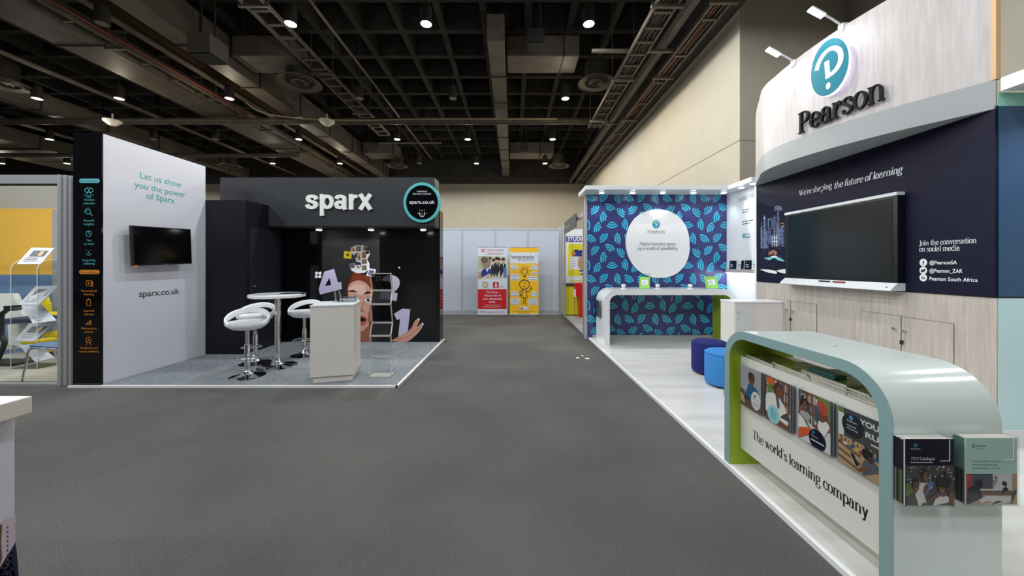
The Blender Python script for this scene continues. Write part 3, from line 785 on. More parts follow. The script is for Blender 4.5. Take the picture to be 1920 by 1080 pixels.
# ---- fascia with letters, round sign and spotlights
t = thing('fascia_board', 'charcoal fascia box across the top of the black stand', 'fascia', (-3.3, 6.5, 2.17))
MB().box(-4.388, -1.402, 6.31, 6.66, 2.185, 3.06, bev=.004).box(-5.25, -4.386, 6.31, 6.66, 2.565, 3.06).link('front_box', m_fascia, t)
MB().box(-4.385, -1.42, 6.33, 6.695, 2.165, 2.185).link('soffit', m_black, t)
FY = 6.31
t = thing('letter_sign', 'white raised lettering on the charcoal fascia', 'sign', at(637, 394, FY - .05))
a = Art((0, FY, 0), (1, 0, 0), (0, 0, 1))
xs = [(574.5, 598.5, 's'), (602, 627.5, 'p'), (629, 652.5, 'a'), (656, 672.5, 'r'), (673.5, 699.5, 'x')]
GROT = {'s': [spline([(6.9, 6.6), (6.3, 8.0), (4.7, 8.65), (2.9, 8.4), (1.9, 7.2), (2.6, 5.9), (4.5, 5.1), (6.3, 4.2), (6.7, 2.8), (5.6, 1.6), (3.8, 1.3), (2.2, 1.9), (1.4, 3.2)], 5)],
        'p': [[(1.5, -4), (1.5, 10)], ell(4.9, 5, 3.0, 3.65, 0, 360, 26)],
        'a': [spline([(1.5, 6.9), (2.3, 8.2), (4.0, 8.65), (5.8, 8.1), (6.5, 6.6), (6.5, 4), (6.5, 1.6), (7.1, .0)], 5), ell(3.9, 3.1, 2.4, 1.8, 0, 360, 22)],
        'r': [[(1.5, 0), (1.5, 10)], spline([(1.5, 5.2), (2.2, 7.4), (3.6, 8.5), (5.4, 8.5)], 5)],
        'x': [[(1.3, 0), (7.2, 10)], [(7.2, 0), (1.3, 10)]]}
for x0, x1, ch in xs:
    qs = [q for st_ in GROT[ch] for q in pen_strip(st_, lambda dx, dy: 2.45 if abs(dy) > .5 else 2.45 - .5 * (1 - abs(dy)))]
    lo = min(p_[0] for q in qs for p_ in q); hi = max(p_[0] for q in qs for p_ in q)
    X0, X1 = xat(x0, FY), xat(x1, FY); zx = (zat(364.7, FY) - zat(393.6, FY)) / 10.0; zb_ = zat(393.6, FY)
    mb = MB()
    for qi, q in enumerate(qs):
        P_ = [(X0 + (u_ - lo) / (hi - lo) * (X1 - X0), zb_ + v_ * zx) for u_, v_ in q]
        mb.prism([(u_, FY - .045 - .00004 * qi, v_) for u_, v_ in P_], (0, .045, 0))
    mb.link('letter', m_ltext, t)
t = thing('round_sign', 'round black sign with a teal ring at the fascia corner', 'sign', at(791, 417, FY - .05))
c = at(791, 379.5, FY - .05); rx, rz = .33, .357
def oval(cx, y, cz, rx, rz, n=48): return [(cx + rx * math.cos(2 * PI * i / n), y, cz + rz * math.sin(2 * PI * i / n)) for i in range(n)]
MB().prism(oval(c.x, FY - .035, c.z, rx * .9, rz * .9), (0, .035, 0)).link('disc', m_sblack, t)
mb = MB(); n = 48
o1 = oval(c.x, FY - .045, c.z, rx, rz); o2 = oval(c.x, FY - .045, c.z, rx * .86, rz * .86); o3 = oval(c.x, FY, c.z, rx, rz); o4 = oval(c.x, FY - .02, c.z, rx * .86, rz * .86)
mb.add(o1 + o2 + o3 + o4, [(i, (i + 1) % n, n + (i + 1) % n, n + i) for i in range(n)] + [(i, (i + 1) % n, 2 * n + (i + 1) % n, 2 * n + i) for i in range(n)] + [(n + i, n + (i + 1) % n, 3 * n + (i + 1) % n, 3 * n + i) for i in range(n)])
mb.link('ring', M('teal_ring', (72, 176, 178), .35), t, smooth=40)
a = Art((c.x, FY - .036, c.z), (1, 0, 0), (0, 0, 1))
a.sans('MAKING', 0, .19, .026, m_inkw, width=.18, align='l') if False else None
a.sans('MAKING', -.09, .185, .026, m_inkw, width=.18); a.sans('MATHS COUNT', -.165, .14, .026, m_inkw, width=.33)
a.sans('sparx.co.uk', -.225, -.02, .062, m_inkw, width=.45, bold=.008)
a.line([(-.045, -.17), (-.045, -.21), (-.03, -.245), (0, -.255), (.03, -.245), (.045, -.21), (.045, -.17)], .009, m_inkw)
for q in (-1, 1):
    a.line([(q * .045, -.14), (q * .04, -.125)], .007, m_inkw); a.poly([(q * .06, -.195), (q * .078, -.185), (q * .078, -.205)], m_inkw)
    a.line([(q * .02, -.19), (q * .005, -.205)], .005, m_inkw)
a.disc(0, -.145, .008, .008, m_inkw); a.line([(-.014, -.225), (.014, -.225)], .005, m_inkw)
a.link('lettering', t)
for i, (x, nm) in enumerate(((597, 'under the first raised letter'), (695, 'under the last raised letter'), (793, 'under the round sign'))):
    X = xat(x, 6.4); zz = 2.165
    t = thing('spotlight', 'small white spotlight under the charcoal fascia, %s' % nm, 'spotlight', (X, 6.42, zz - .05), group='spotlights under the charcoal fascia')
    MB().lathe([(.05, -.035), (.06, -.02), (.055, 0)], (X, 6.42, zz), 20).link('rim', m_white, t, smooth=40)
    MB().lathe([(.046, -.045), (.048, -.034)], (X, 6.42, zz), 20).link('lens', m_spotlens, t)
    ld = bpy.data.lights.new('booth_beam', 'SPOT'); ld.energy = 26; ld.spot_size = R(95); ld.spot_blend = .7; ld.shadow_soft_size = .04; ld.color = (.95, .96, 1)
    lo = bpy.data.objects.new('booth_beam', ld); lo.location = (X, 6.42, zz - .06); lo.rotation_euler = (R(-4), 0, 0); COL.objects.link(lo)

# ---- bar table, stools
def bar_table(x, y, z):
    t = thing('bar_table', 'round white bar table on a chrome column beside the stools', 'table', (x, y, z))
    MB().lathe([(.33, 0), (.355, .008), (.355, .04), (.345, .05)], (x, y, z + 1.0), 48).link('tabletop', m_wgloss, t, smooth=40)
    MB().lathe([(.036, .05), (.036, 1.0)], (x, y, z), 24).link('column', m_chrome, t, smooth=40)
    MB().lathe([(.255, 0), (.255, .008), (.22, .022), (.11, .04), (.06, .062), (.045, .10), (.037, .12)], (x, y, z), 48).link('base', m_chrome, t, smooth=60)
ZP = .027
bt = at(520.5, 687, 1.463 * F / 190); bar_table(bt.x, bt.y, ZP)
lf = MB(); lf.T = Matrix.Translation((bt.x + .2, bt.y + .06, ZP + 1.051)) @ Matrix.Rotation(R(12), 4, 'Z')
lf.box(-.15, .15, -.105, .105, 0, .006)
tag(lf.link('leaflet', M('navy_leaflet', (28, 36, 64), .4)), 'dark navy leaflet lying on the round bar table', 'leaflet')
def stool_proto():
    t = thing('bar_stool', 'x', 'stool')
    # moulded seat: a dished shell whose rear lip rises into a hoop backrest with a slot below it
    n = 40; vs = []; rings = 10
    def lip(th): return max(0.0, math.cos(th)) ** .8     # 1 at the back (+x)
    mb = MB()
    prof = []
    for k in range(rings + 1):
        f = k / rings
        for i in range(n):
            th = 2 * PI * i / n
            rr = .202 * f
            z = .70 + .012 * f ** 2 + .03 * max(0, f - .75) * 4 * .5
            vs.append((rr * math.cos(th) * 1.0, rr * math.sin(th) * 1.08, z))
    fs = [(k * n + i, k * n + (i + 1) % n, (k + 1) * n + (i + 1) % n, (k + 1) * n + i) for k in range(rings) for i in range(n)]
    # underside bowl
    b0 = len(vs)
    und = [(.202, .727), (.208, .70), (.198, .665), (.15, .628), (.08, .612), (.02, .61)]
    for r, z in und:
        for i in range(n):
            th = 2 * PI * i / n
            vs.append((r * math.cos(th), r * math.sin(th) * 1.08, z))
    fs += [(b0 + k * n + i, b0 + (k + 1) * n + i, b0 + (k + 1) * n + (i + 1) % n, b0 + k * n + (i + 1) % n) for k in range(len(und) - 1) for i in range(n)]
    mb.add(vs, fs)
    mb.link('seat', m_wgloss, t, smooth=60)
    # hoop: flat band sweeping round the back and arms
    hb = MB(); pts = []
    m = 36
    prev = None; vv = []; ff = []
    for i in range(m + 1):
        th = R(-128 + 256 * i / m)
        u = max(0, math.cos(th * .70))
        r = .205 + .02 * u
        zlow = .668 + .135 * u ** 2.4; zhi = .722 + .165 * u ** 1.2
        c, s_ = math.cos(th), math.sin(th) * 1.08
        ri, ro = r - .016, r + .012
        vv += [(ri * c, ri * s_, zlow), (ro * c, ro * s_, zlow + .002), ((ro + .014 * u) * c, (ro + .014 * u) * s_, zhi), ((ri + .010 * u) * c, (ri + .010 * u) * s_, zhi)]
    for i in range(m):
        p, q = i * 4, i * 4 + 4
        for j in range(4): ff.append((p + j, p + (j + 1) % 4, q + (j + 1) % 4, q + j))
    ff += [(0, 1, 2, 3), (m * 4 + 3, m * 4 + 2, m * 4 + 1, m * 4)]
    hb.add(vv, ff)
    o = hb.link('backrest', m_wgloss, t, smooth=50)
    sub = o.modifiers.new('round', 'SUBSURF'); sub.levels = 1; sub.render_levels = 1
    MB().lathe([(.024, .3), (.024, .612)], n=20).lathe([(.033, .07), (.033, .42), (.026, .43)], n=20).link('column', m_chrome, t, smooth=40)
    MB().lathe([(.205, 0), (.205, .006), (.17, .018), (.09, .034), (.055, .055), (.042, .085), (.034, .10)], n=44).link('base', m_chrome, t, smooth=60)
    fr = MB().tube([(.10 * math.cos(R(q)) - .10, .13 * math.sin(R(q)), .27) for q in range(0, 360, 12)], .009, 8, closed=True)
    fr.link('footrest', m_chrome, t, smooth=60)
    MB().tube([(0, -.03, .60), (.02, -.12, .59), (.03, -.17, .585)], .005, 6).link('lift_lever', M('dark_plastic', (30, 30, 32), .4), t)
    return t
pst = stool_proto()
spots = [(464, 705.5, 118, 'white moulded bar stool nearest the slogan wall, in front of the others'),
         (479, 681, 100, 'white moulded bar stool half hidden behind the nearest one'),
         (571, 666, 95, 'white moulded bar stool behind the white reception counter')]
for i, (px_, py_, a_, lb) in enumerate(spots):
    o = pst if i == 0 else copy_tree(pst)
    p = at(px_, py_, 1.463 * F / (py_ - HY)); o.location = (p.x, p.y, ZP); o.rotation_euler = (0, 0, R(a_)); o['label'] = lb
    o['group'] = 'bar stools round the bar table'

# ---- reception counter
t = thing('reception_counter', 'white box reception counter at the corner of the black stand', 'counter', (-2.3, 4.8, ZP), 0)
m_ctr = M('counter_cream', (222, 216, 208), .4); m_ctrtop = M('counter_top', (214, 218, 218), .35)
rc = Matrix.Translation((-2.25, 4.385, ZP)) @ Matrix.Rotation(R(15), 4, 'Z')
for nm, b, mm in (('carcass', (-.25, .25, 0, .50, .08, .945), m_ctr), ('worktop', (-.254, .254, -.006, .506, .945, .967), m_ctrtop), ('plinth', (-.225, .225, .025, .47, 0, .08), m_ctr)):
    mb = MB(); mb.T = rc; mb.box(*b, bev=.003); mb.link(nm, mm, t)
t = thing('tablet_stand', 'small chrome twin-post stand on the white reception counter', 'stand', (-2.23, 4.78, ZP + .967))
mb = MB(); mb.T = rc @ Matrix.Translation((.02, .30, .967))
mb.tube([(-.04, 0, 0), (-.045, .0, .08), (-.06, .0, .15)], .010, 8).tube([(.015, 0, 0), (.01, 0, .08), (-.005, 0, .15)], .010, 8); mb.link('post', m_chrome, t, smooth=50, split=True)
mb = MB(); mb.T = rc @ Matrix.Translation((.02, .30, .967)); mb.box(-.09, .04, -.03, .05, 0, .008).tube([(-.02, .02, .01), (.05, .02, .05), (.19, .02, .05), (.17, .02, .012), (.04, .02, .012)], .006, 6); mb.link('base_plate', m_chrome, t)
t = thing('leaflet_tray', 'low clear plastic tray on the white reception counter', 'tray', (-2.1, 4.75, ZP + .967))
mb = MB(); mb.T = rc @ Matrix.Translation((.10, .30, .969)) @ Matrix.Rotation(R(20), 4, 'X')
mb.box(-.07, .13, 0, .004, 0, .05).box(-.07, .13, .05, .054, 0, .06).box(-.07, .13, 0, .054, 0, .003); mb.link('tray', acrylic('frosted_acrylic', (225, 232, 236), .5), t)

# ---- folding zigzag brochure rack
rx0, rx1 = -1.869, -1.598
ry = 4.64
t = thing('brochure_rack', 'tall folding aluminium brochure rack with mesh shelves', 'rack', ((rx0 + rx1) / 2, ry, ZP))
m_mesh = acrylic('grey_mesh', (150, 154, 158), .03, .5)
m_rackf = M('rack_frame', (206, 202, 192), .4, metal=.3)
# shelf heights read off the photo at this distance
zs = [zat(y, 4.62) for y in (706, 671, 629, 606, 570, 545, 512)]
for i in range(6):
    z0, z1 = zs[i], zs[i + 1]
    lean = .06 if i % 2 == 0 else -.06
    y0 = ry + (-.04 if i % 2 == 0 else .03); y1 = ry + (.03 if i % 2 == 0 else -.04)
    sh = MB().prism([(rx0 + .015, y0, z0 + .01), (rx1 - .015, y0, z0 + .01), (rx1 - .015, y1, z1 - .01), (rx0 + .015, y1, z1 - .01)], (0, .006, 0))
    so = sh.link('shelf', m_acry if i in (0, 1) else m_mesh, t)
    fr = MB()
    for x in (rx0, rx1): fr.tube([(x, y0, z0), (x, y1, z1)], .009, 6)
    fr.box(rx0, rx1, y0 - .010, y0 + .010, z0 - .006, z0 + .012); fr.box(rx0, rx1, y1 - .008, y1 + .008, z1 - .012, z1)
    fr.link('shelf_frame', m_rackf, so)
MB().box(rx0, rx1, ry - .07, ry + .09, 0.027, 0.042).link('foot', m_rackf, t)
# ================================================================ WHITE STAND (right)
m_pfloor = M('stand_floor_laminate', (226, 224, 220), .22, spec=.5, coat=.25, c2=(206, 202, 196), scale=2.2, stretch=(.25, 3, 1))
m_ppan = M('white_panel', (228, 230, 230), .28, spec=.5)
m_navy = M('navy_print', (15, 16, 40), .55, spec=.18)
m_board = M('indigo_print', (54, 58, 110), .32, spec=.5)
m_cyan = M('cyan_print', (52, 192, 220), .35)
m_tealp = M('logo_teal', (0, 150, 165), .35)
m_tealr = M('logo_turquoise', (0, 116, 134), .5, spec=.3)
m_lime = M('lime_laminate', (146, 172, 30), .4)
m_sage = M('sage_edge', (134, 164, 164), .38)
m_mint = M('mint_gloss', (214, 224, 219), .2, coat=.3)
m_wood = wood('pale_oak_laminate', (168, 158, 148), (196, 188, 179), (6, 6, .5))
m_woodw = wood('white_oak_laminate', (180, 173, 169), (204, 198, 195), (6, 6, .4))
m_band = M('band_grey', (156, 159, 160), .45)
PZ = .032
def wp(y): return 1.5154 + (7.35 - y) / (7.35 - 1.686) * .065     # platform edge in plan

t = thing('stand_platform', 'low white laminate platform with a white edge under the white stand', 'platform', (4, 4, 0))
MB().prism([(wp(.6) + .03, .6, .001), (6.6, .6, .001), (6.6, 6.88, .001), (4.44, 6.88, .001), (4.44, 7.095, .001), (wp(7.095) + .03, 7.095, .001)], (0, 0, PZ - .001)).link('laminate_top', m_pfloor, t)
MB().prism([(wp(.6), .6, .001), (wp(.6) + .03, .6, .001), (wp(7.3) + .03, 7.3, .001), (wp(7.3), 7.3, .001)], (0, 0, PZ - .001)).link('edge_trim', m_white, t)

# ---- patterned back board
PY = 7.10
bx0, bx1 = xat(1101, PY), xat(1363, PY)
bz1 = zat(362, PY)
t = thing('patterned_wall', 'indigo wall covered in turquoise signal arcs behind the white bench', 'wall panel', (2.9, 7.15, PZ))
MB().box(bx0, bx1, PY, PY + .10, .001, bz1 + .05).link('board', m_board, t)
MB().box(1.60, 4.3, 7.04, PY, PZ, PZ + .05).link('skirting', M('skirting_grey', (170, 168, 166), .3), t)
MB().box(bx0 - .045, bx0, PY + .0, PY + .10, .001, bz1 + .05).link('end_post', m_alu, t)
a = Art((0, PY - .0003, 0), (1, 0, 0), (0, 0, 1))
a.clip = (bx0 + .005, bx1 - .005, PZ + .06, bz1 + .04)
zs_ = 1 / 7.2 * PY / F
tile = [(490, 300, 55), (660, 285, -42), (850, 300, 12), (540, 455, -45), (745, 425, 62), (895, 490, 218), (655, 555, 165), (775, 660, -88), (575, 695, 150), (952, 655, 8)]
ic = []
for i in range(-2, 5):
    for j in range(-1, 5):
        for zx, zy, an in tile:
            ic.append((xat(1040 + (zx + i * 510) / 7.2, PY), zat(330 + (zy + j * 545) / 7.2, PY), an))
for cx, cz, an in ic:
    ux, uz = math.cos(R(an)), math.sin(R(an))
    ox, oz = cx - ux * 74 * zs_, cz - uz * 74 * zs_
    for rr in (44, 74, 104):
        a.line(ell(ox, oz, rr * zs_, rr * zs_ * 1.05, an - 44, an + 44, 8), 17 * zs_, m_cyan, up=False)
a.link('arc_pattern', t)
c = at(1232, 457, PY); rp = MB()
rx, rz = 59.3 * PY / F, 64 * PY / F
t2 = thing('round_sign', 'big round white panel with logo mounted on the patterned wall', 'sign', (c.x, PY - .03, c.z - rz))
peb = []
for i in range(80):
    q = 2 * PI * i / 80; cq, sq = math.cos(q), math.sin(q)
    ux, uz = math.copysign(abs(cq) ** .93, cq), math.copysign(abs(sq) ** .93, sq)
    peb.append((c.x + rx * (ux + (.07 * -uz if uz < 0 else 0)), PY - .035, c.z + rz * uz))
rp.prism(peb, (0, .034, 0)).link('disc', m_white, t2)
a = Art((0, PY - .0355, 0), (1, 0, 0), (0, 0, 1))
def pearson_mark(a, cx, cy, r, mat, white, k=1.0):
    """round badge with a P drawn as a bang mark; k stretches it sideways"""
    a.disc(cx, cy, r * k, r * 1.08, mat, n=40)
    S = lambda pts: [(cx + x * r * k, cy + y * r * 1.08) for x, y in pts]
    a.line(spline(S([(-.52, .12), (-.42, .42), (-.1, .66), (.28, .62), (.52, .34), (.46, .02), (.2, -.14), (.06, -.16)]), 5), .15 * r, white)
    a.line(S([(-.02, .40), (-.02, -.40)]), .2 * r * k, white)
    a.disc(cx - .02 * r * k, cy - .62 * r, .13 * r * k, .14 * r, white, n=14)
c1 = a.px(1230.3, 420.5); pearson_mark(a, c1[0], c1[1], .077, m_tealp, m_white)
a.text_px('serif', 'Pearson', (1213.6, 437.6), (1247, 437.6), .072, m_ink, weight=.6)
a.text_px('serif', 'Digital learning', (1198.5, 460), (1247.5, 460), .062, m_ink, weight=.85, shear=.2)
a.text_px('serif', 'opens', (1249.5, 460), (1267, 460), .062, m_ink, weight=.85)
a.text_px('serif', 'up a world of possibility', (1195, 468.5), (1270.5, 468.5), .062, m_ink, weight=.85)
a.link('lettering', t2)

# ---- white canopy with downlights over the board and the side wall
SX = 4.31
t = thing('light_canopy', 'white L-shaped canopy with small downlights over the patterned wall', 'canopy', (3, 6.9, bz1))
cz0, cz1 = zat(355.5, 6.62), zat(347.5, 6.62)
cpx0 = xat(1098, 6.62)
MB().box(cpx0, SX + .02, 6.62, PY + .25, cz0, cz1, bev=.004).link('back_arm', m_ppan, t)
MB().box(SX - .26, SX + .1, 5.99, 6.62, cz0, cz1, bev=.004).link('side_arm', m_ppan, t)
def canopy_lamp(x, y, z, nm, gx=0):
    t = thing('canopy_downlight', nm, 'spotlight', (x, y, z - .02), group='downlights in the white canopy')
    MB().lathe([(.055, -.012), (.06, 0)], (x, y, z), 20).link('rim', m_white, t)
    MB().lathe([(.045, -.02), (.045, -.012)], (x, y, z), 20).link('lens', m_spotlens, t)
    ld = bpy.data.lights.new('canopy_beam', 'SPOT'); ld.energy = 13; ld.spot_size = R(100); ld.spot_blend = .8; ld.shadow_soft_size = .04; ld.color = (.96, .98, 1)
    lo = bpy.data.objects.new('canopy_beam', ld); lo.location = (x, y, z - .03); lo.rotation_euler = (R(8) if not gx else 0, gx, 0); COL.objects.link(lo)
for x, nm in ((1128, 'first from the left'), (1186, 'second from the left'), (1243, 'middle one over the round panel'), (1300, 'fourth from the left'), (1357, 'at the inner corner')):
    canopy_lamp(xat(x, 6.86), 6.86, cz0, 'small canopy downlight over the patterned wall, %s' % nm)
canopy_lamp(SX - .16, 6.4, cz0, 'small canopy downlight over the side wall, farther one', R(-6))
canopy_lamp(SX - .16, 6.08, cz0, 'small canopy downlight over the side wall, nearest the wood tower', R(-6))

# ---- side wall with leaflets ledge
t = thing('side_wall_panel', 'white side wall with printed list between patterned wall and tower', 'wall panel', (SX, 6.3, PZ))
MB().box(SX, SX + .08, 5.98, PY, PZ, cz0).link('board', m_ppan, t)
a = Art((SX - .0003, 6, 0), (0, -1, 0), (0, 0, 1))
a.text_px('serif', 'Learning Solutions', (1383, 379), (1427, 371.5), .085, m_ink, weight=.8)
def sideline(txt, x0, x1, y, mat=m_ink): a.text_px('sans', txt, (x0, y), (x1, y), .035, mat, bold=.005)
m_grytxt = M('grey_text', (70, 78, 84), .5)
def smallprint(x0, x1, y):
    p_, q_ = a.px(x0, y), a.px(x1, y); u_ = p_[0]; k_ = 0
    while u_ < q_[0]:
        w_ = (.05, .09, .035, .07)[k_ % 4]; a.rect(u_, p_[1], min(q_[0], u_ + w_), p_[1] + .018, m_grytxt); u_ += w_ + .015; k_ += 1
smallprint(1392, 1405, 395.5); smallprint(1392, 1405, 400); smallprint(1392, 1412, 417); smallprint(1392, 1406, 421.5)
q = a.px(1394.5, 442); pearson_mark(a, q[0], q[1], .042, m_tealp, m_white); sideline('Pearson', 1398, 1406, 441, m_grytxt); smallprint(1398, 1407, 446)
a.link('lettering', t)
t = thing('brochure_ledge', 'grey wood brochure ledge with glowing strip on the white side wall', 'shelf', (SX - .05, 6.3, 1.34))
MB().box(SX - .03, SX, 5.99, PY - .004, zat(511, 7), zat(504.5, 7)).link('ledge', m_wood, t)
MB().box(SX - .02, SX - .005, 5.99, PY - .004, zat(511, 7) - .012, zat(511, 7)).link('light_strip', M('led_strip', (255, 255, 255), emit=(225, 228, 255), power=9), t)
ld = bpy.data.lights.new('ledge_glow', 'AREA'); ld.shape = 'RECTANGLE'; ld.size = .04; ld.size_y = 1.0; ld.energy = 6; ld.color = (.86, .88, 1)
lo = bpy.data.objects.new('ledge_glow', ld); lo.location = (SX - .04, 6.5, zat(511, 7) - .02); lo.rotation_euler = (0, R(-25), 0); COL.objects.link(lo)
names = [('navy', m_navy, 'first from the back'), ('mint', m_mint, 'second from the back'), ('navy', m_navy, 'third from the back'), ('navy', m_navy, 'fourth from the back'), ('mint', m_mint, 'nearest the wood tower')]
ys = [6.98, 6.74, 6.62, 6.52, 6.32]; ws = [.20, .11, .06, .17, .18]
for i, (cn, mm, nm) in enumerate(names):
    t = thing('brochure', '%s brochure on the ledge of the white side wall, %s' % (cn, nm), 'brochure', (SX - .05, ys[i] - ws[i] / 2, zat(504.5, 7)), group='brochures on the side wall ledge')
    z0 = zat(504.5, 7)
    MB().prism([(SX - .028, ys[i], z0), (SX - .020, ys[i], z0), (SX - .006, ys[i], z0 + .165), (SX - .014, ys[i], z0 + .165)], (0, -ws[i], 0)).link('booklet', mm, t)
    a = Art((SX - .0284, ys[i], z0), (0, -1, 0), (.014, 0, .165)); kk = m_inkw if mm is m_navy else m_ink
    if ws[i] > .1:
        a.rect(.03, .08, .11, .095, kk); a.rect(.03, .055, .13, .062, kk); a.rect(.03, .04, .12, .046, kk); a.disc(.04, .13, .012, .014, m_tealp if mm is not m_navy else m_cyan)
        a.link('print', t)

# ---- arch-shaped counters
def arch_counter(name, label, loc, rotz, L, D, Ht, th, r, m_edge, m_top, m_in):
    """local frame: x = depth away from the front, y = 0 at the left foot running to -L at the right foot"""
    t = thing(name, label, 'counter', loc, rotz)
    T = wm(t)
    def path(off):
        rr = r - off
        pts = [(-off, 0.0), (-off, Ht - r)]
        for i in range(1, 13):
            an = (PI / 2) * i / 12
            pts.append((-r + rr * math.cos(an), Ht - r + rr * math.sin(an)))
        for i in range(0, 12):
            an = PI / 2 + (PI / 2) * i / 12
            pts.append((-L + r + rr * math.cos(an), Ht - r + rr * math.sin(an)))
        pts += [(-L + off, Ht - r), (-L + off, 0.0)]
        return pts
    po, pi = path(0), path(th)
    n = len(po)
    sk_ = MB(); sk_.T = T
    sk_.add([(x, a_, b_) for x in (.003, D) for a_, b_ in po], [(i, i + 1, n + i + 1, n + i) for i in range(n - 1)])
    back = [(D, a_, b_) for a_, b_ in po] + [(D, a_, b_) for a_, b_ in pi]
    sk_.add(back, [(i, i + 1, n + i + 1, n + i) for i in range(n - 1)])
    sk_.link('outer_shell', m_top, t, smooth=30)
    inn = MB(); inn.T = T
    inn.add([(x, a_, b_) for x in (.003, D) for a_, b_ in pi], [(i, i + 1, n + i + 1, n + i) for i in range(n - 1)])
    inn.link('inner_lining', m_in, t, smooth=30)
    ed = MB(); ed.T = T
    ed.add([(x, a_, b_) for x in (0, .004) for a_, b_ in po] + [(x, a_, b_) for x in (0, .004) for a_, b_ in pi],
           [(i, i + 1, 2 * n + i + 1, 2 * n + i) for i in range(n - 1)] + [(i, i + 1, n + i + 1, n + i) for i in range(n - 1)] + [(2 * n + i, 2 * n + i + 1, 3 * n + i + 1, 3 * n + i) for i in range(n - 1)])
    ed.link('front_edge', m_edge, t)
    return t, T
# back bench: arch front faces the camera, so turn it a quarter
bl = xat(1133, 6.40)
bl_r = 4.08
bench, BT = arch_counter('demo_bench', 'long white arch-shaped bench in front of the patterned wall', (bl, 6.40, PZ), R(90), bl_r - bl, .62, 1.012, .10, .24, m_white, m_wgloss, m_lime)
def cord(pts, label):
    return tag(MB().tube(spline([tuple(p) for p in pts], 5), .004, 6).link('cable', M('cable_white', (225, 225, 225), .5)), label, 'cable')
btop = PZ + 1.012
for x, nm in ((1169, 'left of the tilted green card'), (1233, 'in the middle of the bench top'), (1294, 'left of the upright green card')):
    X = xat(x, 6.62)
    t = thing('charging_puck', 'small white security puck on the white bench, %s' % nm, 'device mount', (X, 6.62, btop), group='white pucks on the bench')
    MB().lathe([(.05, 0), (.05, .01), (.02, .015), (.02, .03)], (X, 6.62, btop), 20).link('base', m_white, t, smooth=40)
    MB().lathe([(.02, .03), (.04, .045), (.04, .075), (.032, .085)], (X, 6.62, btop), 20).link('head', m_white, t, smooth=40)
def easel(x0, x1, Y, yaw, label, gcol):
    X = (xat(x0, Y) + xat(x1, Y)) / 2; w = (xat(x1, Y) - xat(x0, Y)) / 2
    t = thing('sign_holder', label, 'sign holder', (X, Y, btop), R(yaw)); T = wm(t)
    mb = MB(); mb.T = T; mb.prism([(-w, -.06, .0), (w, -.06, 0), (w, .03, .29), (-w, .03, .29)], (0, .004, 0)); mb.prism([(-w, .12, 0), (w, .12, 0), (w, .034, .29), (-w, .034, .29)], (0, .004, 0)); mb.box(-w, w, -.06, .12, 0, .004)
    mb.link('acrylic_easel', m_acry, t)
    cmb = MB(); cmb.T = T; cmb.prism([(-w + .01, -.066, .008), (w - .01, -.066, .008), (w - .01, .004, .225), (-w + .01, .004, .225)], (0, .003, 0)); card = cmb.link('card', gcol, t)
    rot = T.to_3x3(); u = rot @ Vector((1, 0, 0)); v = rot @ Vector((0, .07, .217))
    a = Art(T @ Vector((0, -.0665, .008)), u, v)
    a.poly([(-w * .45, .06), (w * .55, .075), (w * .5, .175), (-w * .5, .16)], m_white)
    for k_ in range(4): a.line([(-w * .3, .14 - k_ * .02), (w * .25, .145 - k_ * .02)], .006, m_ltext if k_ == 9 else m_grytxt)
    a.link('print', card)
m_green = M('green_card', (140, 200, 80), .4)
easel(1199, 1219, 6.62, -28, 'tilted green card in a clear holder on the white bench, left one', m_green)
easel(1319, 1345, 6.7, 3, 'upright green card in a clear holder at the right end of the bench', m_green)
zu = btop - .10
p = at(1187, 556, 6.9); cord([(p.x, 6.9, zu), (p.x - .02, 6.9, zu - .06), (p.x + .02, 6.9, zu - .11), (p.x + .06, 6.9, zu - .05), (p.x + .05, 6.9, zu)], 'white cable loop hanging below the bench, left one')
p = at(1258, 556, 6.9); cord([(p.x - .5, 6.9, zu), (p.x - .2, 6.9, zu - .04), (p.x, 6.9, zu - .02), (p.x + .02, 6.9, zu - .14), (p.x + .01, 6.9, zu - .16)], 'white cable hanging below the middle of the bench')
# leaflet holder on the left end of the bench
t = thing('leaflet_holder', 'clear leaflet holder on the left end of the white bench', 'leaflet holder', (bl - .05, 6.72, .5))
MB().box(bl - .07, bl - .066, 6.60, 6.86, .52, .82).box(bl - .07, bl - .002, 6.60, 6.604, .52, .82).box(bl - .07, bl - .002, 6.856, 6.86, .52, .82).box(bl - .07, bl - .002, 6.60, 6.86, .515, .52).link('holder', acrylic('blue_acrylic', (170, 205, 225), .3), t)
for i, (mm, cn) in enumerate(((M('dark_cover', (40, 34, 32), .4), 'dark'), (M('amber_cover', (200, 140, 60), .4), 'amber'), (m_navy, 'navy'))):
    tag(MB().box(bl - .058 + i * .018, bl - .050 + i * .018, 6.61, 6.84, .521, .80 - i * .04).link('leaflet', mm), '%s leaflet in the holder on the left end of the bench' % cn, 'leaflet')

# ---- ottomans
def ottoman(x, y, r, z1, mat, label):
    t = thing('ottoman', label, 'ottoman', (x, y, PZ))
    MB().lathe([(r - .01, .025), (r, .05), (r, z1 - PZ - .05), (r - .008, z1 - PZ - .02), (r - .035, z1 - PZ), (r * .5, z1 - PZ + .006), (.01, z1 - PZ + .008)], (x, y, PZ), 56).link('upholstery', mat, t, smooth=60)
    MB().lathe([(r - .02, z1 - PZ - .028), (r + .002, z1 - PZ - .022), (r - .02, z1 - PZ - .016)], (x, y, PZ), 48, caps=False).link('piping', mat, t, smooth=60)
    mb = MB()
    for q in range(4): mb.cyl((x + (r - .05) * math.cos(q * PI / 2 + .6), y + (r - .05) * math.sin(q * PI / 2 + .6), PZ), (x + (r - .05) * math.cos(q * PI / 2 + .6), y + (r - .05) * math.sin(q * PI / 2 + .6), PZ + .03), .02, n=10)
    mb.link('foot', m_black, t, split=True)
